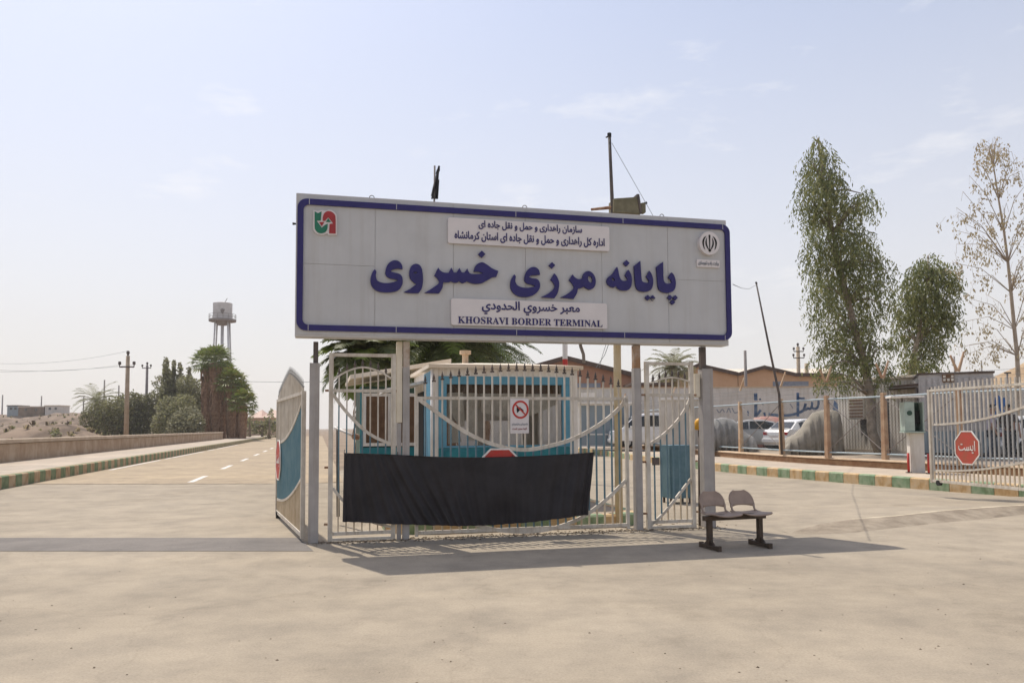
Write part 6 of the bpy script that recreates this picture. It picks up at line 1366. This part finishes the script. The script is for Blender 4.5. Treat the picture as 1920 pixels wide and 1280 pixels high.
shrub('olive_tree', 'pale olive tree in the middle of the shrub belt', 'tree', [(318,765,24),(335,780,26),(310,790,22),(345,760,22),(330,805,22),(300,800,16)], 113, SG_, [M['olivea'], M['olivec'], M['oliveb']])
shrub('oleander_bush', 'bluish green oleander bush in front of the palm trunks', 'bush', [(340,788,20),(355,782,22),(366,792,18),(350,802,22),(330,800,16),(368,805,14)], 104, SG_, [M['olivec'], M['oliveb'], M['olivec']])
shrub('olive_tree', 'dark olive tree directly left of the palm skirts', 'tree', [(355,745,22),(368,730,20),(350,720,18),(372,755,18),(362,770,20)], 121, SG_, OM)
def cypress(label, px, ptop, pbase, wpx, D, mats):
    cl = []; n = 18
    for k in range(n): f = k / (n - 1); cl.append((px + random.uniform(-1.5, 1.5), ptop + (pbase - ptop) * f, max(2.2, wpx * (.12 + .88 * f ** .8))))
    shrub('cypress_tree', label, 'tree', cl, D, 'dark cypresses behind the parapet wall', mats, .36, 200)
cypress('tallest dark cypress, leftmost of the pointed trees', 312, 673, 770, 17, 124, OM)
cypress('slim cypress close behind the tallest one', 326, 678, 770, 12, 126, OM)
cypress('thin pointed cypress right of the slim one', 337, 682, 770, 9, 125, [M['oliveb'], M['olivea'], M['oliveb']])
cypress('dark cypress half hidden by the fan palms', 356, 690, 770, 11, 123, [M['oliveb'], M['oliveb'], M['olivea']])
shrub('feathery_shrub', 'wispy pale shrub beside the second power pole', 'bush', [(292,720,7),(298,708,6),(296,735,10),(305,728,9),(290,745,10)], 122, SG_, [M['olivec'], M['olivea'], M['olivec']], .3, 90)
random.seed(88)
hd = [(456 + i * 6.5, 803 + 4 * math.sin(i * 2.1), 11 + 3 * math.sin(i * 1.3)) for i in range(12)] + [(470 + i * 9, 795, 8) for i in range(6)]
shrub('hedge', 'ragged olive hedge across the end of the left road', 'hedge', hd, 128, None, [M['olivea'], M['olivec'], M['oliveb']], .4, 22)
for px, lb in ((468, 'small bare-topped shrub left of the pink roofed house'), (505, 'thin shrub sticking out of the hedge before the pink roofed house')):
    shrub('feathery_shrub', lb, 'bush', [(px, 782, 8), (px + 4, 772, 5), (px - 3, 790, 9)], 126, SG_, [M['olivec'], M['olivea'], M['olivec']], .3, 90)
# weeds: low greenery by the wall at far left
P = Plane((S(460, 800, 165).x, 165), 0); f = P.at
hs_ = thing('house', 'peach house with twin pink gable roofs at the end of the road', 'house', P.w(f(490, 800)[0], 3, 0))
b = MB(); u0, u1 = f(455, 790)[0], f(540, 790)[0]; ze = f(480, 783)[1]; b.pb(P, u0, u1, 0, 8, 0, ze); b.build('wall', M['peach'], hs_)
for x0, x1, xp in ((466, 492, 482), (492, 535, 505)):
    b = MB(); r0 = [P.w(f(x0, 783)[0] - .3, -.5, ze), P.w(f(x1, 783)[0], -.5, ze), P.w(f(xp, 768)[0], 4, f(xp, 768)[1])]; 
    a_, c_, pk_ = P.w(f(x0, 783)[0] - .3, -.5, ze + .003), P.w(f(x1, 783)[0] - .02, -.5, ze + .003), P.w(f(xp, 768)[0], 3.5, f(xp, 767)[1]); d_, e_ = P.w(f(x0, 783)[0] - .3, 8.4, ze + .003), P.w(f(x1, 783)[0] - .02, 8.4, ze + .003)
    for tri in ((a_, c_, pk_), (c_, e_, pk_), (e_, d_, pk_), (d_, a_, pk_), (a_, d_, e_, c_)): b.quad(tri)
    b.build('roof', M['peachroof'], hs_)
for x in (463, 476, 498, 514):
    b = MB(); b.pb(P, f(x, 790)[0], f(x + 5, 790)[0], -.04, .0, ze - 1.7, ze - .6); b.build('window', M['carglass'], hs_)

# ------------------------------------------------------------------ water tower
wt_ = S(416.5, 640, 172); wtp = Vector((wt_.x, wt_.y, 0)); s_ = 172 / FPX
tw = thing('water_tower', 'grey cylindrical water tower on tall legs above the fan palms', 'water tower', wtp)
ztop, zbot = S(416, 569, 172).z, S(416, 599, 172).z; rad = 17.3 * s_
b = MB(); b.tube([wtp + Vector((0, 0, zbot)), wtp + Vector((0, 0, ztop))], rad, 40); tk = b.build('tank', M['tank'], tw)
b = MB(); b.tube([wtp + Vector((0, 0, ztop + .003)), wtp + Vector((0, 0, ztop + .35))], [rad * 1.01, rad * .15], 40); b.build('lid', M['tank'], tk)
b = MB(); b.tube([wtp + Vector((0, 0, zbot - .45)), wtp + Vector((0, 0, zbot - .02))], rad * 1.42, 28); b.build('platform', M['gpole'], tw)
b = MB(); b.tube([wtp + Vector((0, 0, zbot - 1.3)), wtp + Vector((0, 0, zbot - .46))], [rad * .45, rad * .9], 24); b.build('funnel', M['gpole'], tw)
b = MB(); n = 16
for k in range(n):
    a = 2 * math.pi * k / n; p = wtp + Vector((math.cos(a) * rad * 1.4, math.sin(a) * rad * 1.4, zbot)); b.tube([p, p + Vector((0, 0, 1.1))], .035, 4)
for z in (.55, 1.1): b.tube([wtp + Vector((math.cos(2 * math.pi * k / 28) * rad * 1.4, math.sin(2 * math.pi * k / 28) * rad * 1.4, zbot + z)) for k in range(29)], .035, 4)
b.build('railing', M['gpole'], tw)
for k in range(4):
    a = R(45 + 90 * k + 12); b = MB(); b.tube([wtp + Vector((math.cos(a) * rad * 1.55, math.sin(a) * rad * 1.55, 0)), wtp + Vector((math.cos(a) * rad * .92, math.sin(a) * rad * .92, zbot - .45))], [.24, .19], 8); b.build('leg', M['tank'], tw, smooth=True)
b = MB(); b.tube([wtp, wtp + Vector((0, 0, zbot - 1.3))], .34, 12); b.build('riser_pipe', M['tank'], tw, smooth=True)
for z in (zbot - 8, zbot - 15):
    for k in range(4):
        f0 = 1 - z / zbot; rr0 = rad * (.92 + .63 * f0); a0, a1 = R(45 + 90 * k + 12), R(135 + 90 * k + 12); zz0 = z + 3.5; rr1 = rad * (.92 + .63 * (1 - zz0 / zbot))
        b = MB(); b.tube([wtp + Vector((math.cos(a0) * rr0, math.sin(a0) * rr0, z)), wtp + Vector((math.cos(a1) * rr0, math.sin(a1) * rr0, z))], .09, 5); b.build('brace', M['gpole'], tw)
P = Plane((wtp.x, wtp.y - rad - .02), 0); f = P.at; uc, zc = f(416.5, 582)
b = MB()
for L in ([(-.45, .35), (-.25, -.4), (0, -.75), (.25, -.4), (.5, .35), (.25, .1), (.12, .55), (0, .15), (-.12, .55), (-.2, .1)],): b.prism([P.w(uc + x, -.02, zc + z) for x, z in L], [P.w(uc + x, .3, zc + z) for x, z in L])
b.build('painted_mark', M['gpole'], tk)
b = MB(); b.tube([wtp + Vector((.5, 0, ztop + .3)), wtp + Vector((1.0, 0, ztop + 1.2))], .07, 5); b.build('antenna', M['gpole'], tw)

# ------------------------------------------------------------------ power poles and wires
def pole(label, px, ytop, ybase, D, r, m, arms, zb=0.0, group='power poles', name='power_pole', insul=True):
    top_ = S(px, ytop, D); base = Vector((top_.x, top_.y, zb)); t_ = thing(name, label, 'pole', base, group)
    b = MB(); b.tube([base, top_], [r * 1.35, r], 8); b.build('shaft', m, t_, smooth=True); sc = D / FPX
    for ya, hw in arms:
        z = S(px, ya, D).z; b = MB(); b.tube([Vector((top_.x - hw * sc, D - r, z)), Vector((top_.x + hw * sc, D - r, z))], .07, 5); ca = b.build('crossarm', M['dkmetal'], t_)
        if insul:
            for s in (-1, 1):
                b = MB(); q = Vector((top_.x + s * hw * sc, D - r, z)); b.tube([q, q + Vector((0, 0, .22)), q + Vector((0, 0, .28)), q + Vector((0, 0, .55))], [.05, .05, .16, .13], 8); b.build('insulator', M['dkmetal'], ca)
    if insul:
        b = MB(); b.tube([top_, top_ + Vector((0, 0, .3)), top_ + Vector((0, 0, .5))], [.06, .17, .13], 8); b.build('insulator', M['dkmetal'], t_)
    return top_
t1 = pole('tan concrete power pole in front of the dark bush', 240, 667, 812, 78, .19, M['cpole'], [(688, 13.5)])
t2 = pole('darker power pole behind the shrubs, second from left', 276, 685, 745, 120, .19, M['gpole'], [(690, 8)])
pole('far thin mast above the left bushes', 196, 712, 800, 230, .2, M['gpole'], [], name='mast', group='thin far masts', insul=False)
pole('short far mast between the two power poles', 223, 722, 800, 230, .2, M['gpole'], [], name='mast', group='thin far masts', insul=False)
pole('far mast at the left edge of the photograph', 5, 740, 800, 300, .22, M['gpole'], [], name='mast', group='thin far masts', insul=False)
pole('far mast over the sandy bank near the container', 78, 742, 800, 300, .22, M['gpole'], [], name='mast', group='thin far masts', insul=False)
pole('far mast just left of the feathery palm', 157, 742, 800, 300, .22, M['gpole'], [], name='mast', group='thin far masts', insul=False)
pole('tan power pole with four insulators above the orange hangar', 1496, 650, 800, 105, .24, M['cpole'], [(659, 9), (671, 10)])
pole('short leaning post above the hangar valley', 1397, 657, 800, 72, .13, M['gpole'], [], name='roof_post', group='posts behind the hangars', insul=False)
pole('short stub post right of the tan power pole', 1512, 681, 800, 95, .25, M['cpole'], [], name='roof_post', group='posts behind the hangars', insul=False)
pole('thin antenna pole over the grey container roof', 1789, 668, 800, 60, .06, M['gpole'], [], name='antenna_pole', group='antenna poles on the right', insul=False)
pole('short antenna pole against the hill right of container', 1840, 676, 800, 90, .08, M['gpole'], [], name='antenna_pole', group='antenna poles on the right', insul=False)
pole('lamp-like post with flat head in front of the hill', 1888, 698, 800, 60, .08, M['gpole'], [(699, 6)], name='lamp_post', group='antenna poles on the right', insul=False)
def wire(name, label, pts, sag, r=.013):
    a, c = pts; P = [a.lerp(c, k / 14) - Vector((0, 0, sag * 4 * (k / 14) * (1 - k / 14))) for k in range(15)]; b = MB(); b.tube(P, r, 4)
    tag(b.build(name, M['wire'], loc=a), label, 'wire', 'power lines on the left')
wire('power_line', 'topmost power line from the near pole to left edge', (t1 + Vector((0, 0, .5)), S(-160, 664, 74)), 1.1)
wire('power_line', 'power line from the left insulator of the near pole', (S(226.5, 684, 78), S(-200, 666, 70)), 1.0)
wire('power_line', 'power line from the right insulator of the near pole', (S(253.5, 684, 78), S(-220, 690, 68)), .5)
wire('power_line', 'faint far cable between the fan palms and open left leaf', (S(440, 714, 125), S(640, 715, 60)), .1, .03)
# far things on the bank
for i, (px0, px1, y0, y1, m, lb) in enumerate([(13, 34, 761, 772, 'greylow', 'dark blue container on the far sandy bank'), (34, 82, 763, 772, 'bank', 'long low tan building on the far sandy bank'), (84, 112, 761, 771, 'wall', 'small whitish building on the far sandy bank')]):
    P = Plane((S(px0, 780, 270).x, 270), 0); f = P.at; u1 = f(px1, 770)[0]; t_ = thing('distant_building', lb, 'building', P.w(u1 / 2, 0, 0), 'far buildings on the sandy bank')
    b = MB(); b.pb(P, 0, u1, 0, 6, 1, f(px0, y0)[1]); b.build('wall', M[m], t_)
    b = MB(); b.pb(P, -.2, u1 + .2, -.2, 6.2, f(px0, y0)[1] + .003, f(px0, y0)[1] + .3); b.build('roof', M['eave'] if i == 0 else M['roofc'], t_)
    for k in range(2):
        b = MB(); uu = u1 * (.25 + .4 * k); b.pb(P, uu, uu + .8, -.05, -.003, f(px0, y0)[1] - 1.3, f(px0, y0)[1] - .5); b.build('window', M['carglass'], t_)
random.seed(9)
shrub('desert_shrub', 'low green shrub on the bank just past the parapet', 'bush', [(78, 812, 8), (92, 814, 9), (105, 812, 8), (118, 815, 7)], 90, SG_, [M['olivec'], M['leafc'], M['olivea']], .3, 120)

b = MB()
for _ in range(420):
    y = random.uniform(84, 240); x = y * random.uniform(-.72, -.44); z = bankz(x, y)
    if z < .2 and y > 100: continue
    for k in range(random.randint(6, 14)):
        a = random.uniform(0, 6.28); r = random.uniform(.1, .5); h = random.uniform(.15, .55); p = Vector((x + math.cos(a) * r * .5, y + math.sin(a) * r * .5, z - .05)); t = Vector((math.cos(a), math.sin(a), 0)); n_ = Vector((-t.y, t.x, 0)) * .12
        b.quad([p - n_, p + n_, p + t * r * .6 + n_ + Vector((0, 0, h)), p + t * r * .6 - n_ + Vector((0, 0, h))], random.randint(0, 2))
tag(b.build('scrub', [M['olivea'], M['dead'], M['dirt']]), 'dry tufts of scrub dotted over the sandy bank', 'scrub', kind='stuff')
# ------------------------------------------------------------------ grit, leaves and debris
random.seed(12)
b = MB()
def crumb(p, r):
    n = random.randint(4, 6); h = r * random.uniform(.3, .7); a0 = random.uniform(0, 6.28); base = [Vector((p.x + r * math.cos(a0 + 6.28 * k / n) * random.uniform(.6, 1.1), p.y + r * math.sin(a0 + 6.28 * k / n) * random.uniform(.6, 1.1), p.z)) for k in range(n)]
    i0 = len(b.v); b.v += base + [Vector((p.x, p.y, p.z + h))]
    for k in range(n): b.f.append((i0 + k, i0 + (k + 1) % n, i0 + n)); b.mi.append(0)
for _ in range(900):
    u = random.uniform(-.1, 6.3); o = random.gauss(-.02, .10); crumb(PL.w(u, o, .001), random.uniform(.006, .03))
for _ in range(110):
    px, py = random.uniform(0, 1920), random.uniform(1005, 1280); crumb(G(px, py, .001), random.uniform(.004, .014))
for _ in range(200):
    q = road(random.uniform(4.0, 6.6), random.uniform(11.3, 12.6), .001); crumb(q, random.uniform(.008, .03))
tag(b.build('debris', M['dirt']), 'scattered grit and dry leaf crumbs along the foot of the gates', 'debris', kind='stuff')

# ------------------------------------------------------------------ dusty air
hb = MB(); hb.box((0, 330, 59), (1700, 1000, 122)); hz_o = hb.build('haze', bpy.data.materials.new('haze'))
hm_ = hz_o.data.materials[0]; hm_.use_nodes = True; ht = hm_.node_tree; ht.nodes.clear()
ho = ht.nodes.new('ShaderNodeOutputMaterial'); hv = ht.nodes.new('ShaderNodeVolumePrincipled')
hv.inputs['Color'].default_value = (0.93, 0.90, 0.87, 1); hv.inputs['Density'].default_value = 0.00042; hv.inputs['Anisotropy'].default_value = 0.2
ht.links.new(hv.outputs[0], ho.inputs['Volume']); tag(hz_o, 'pale dusty haze over the whole place', 'haze', kind='stuff')
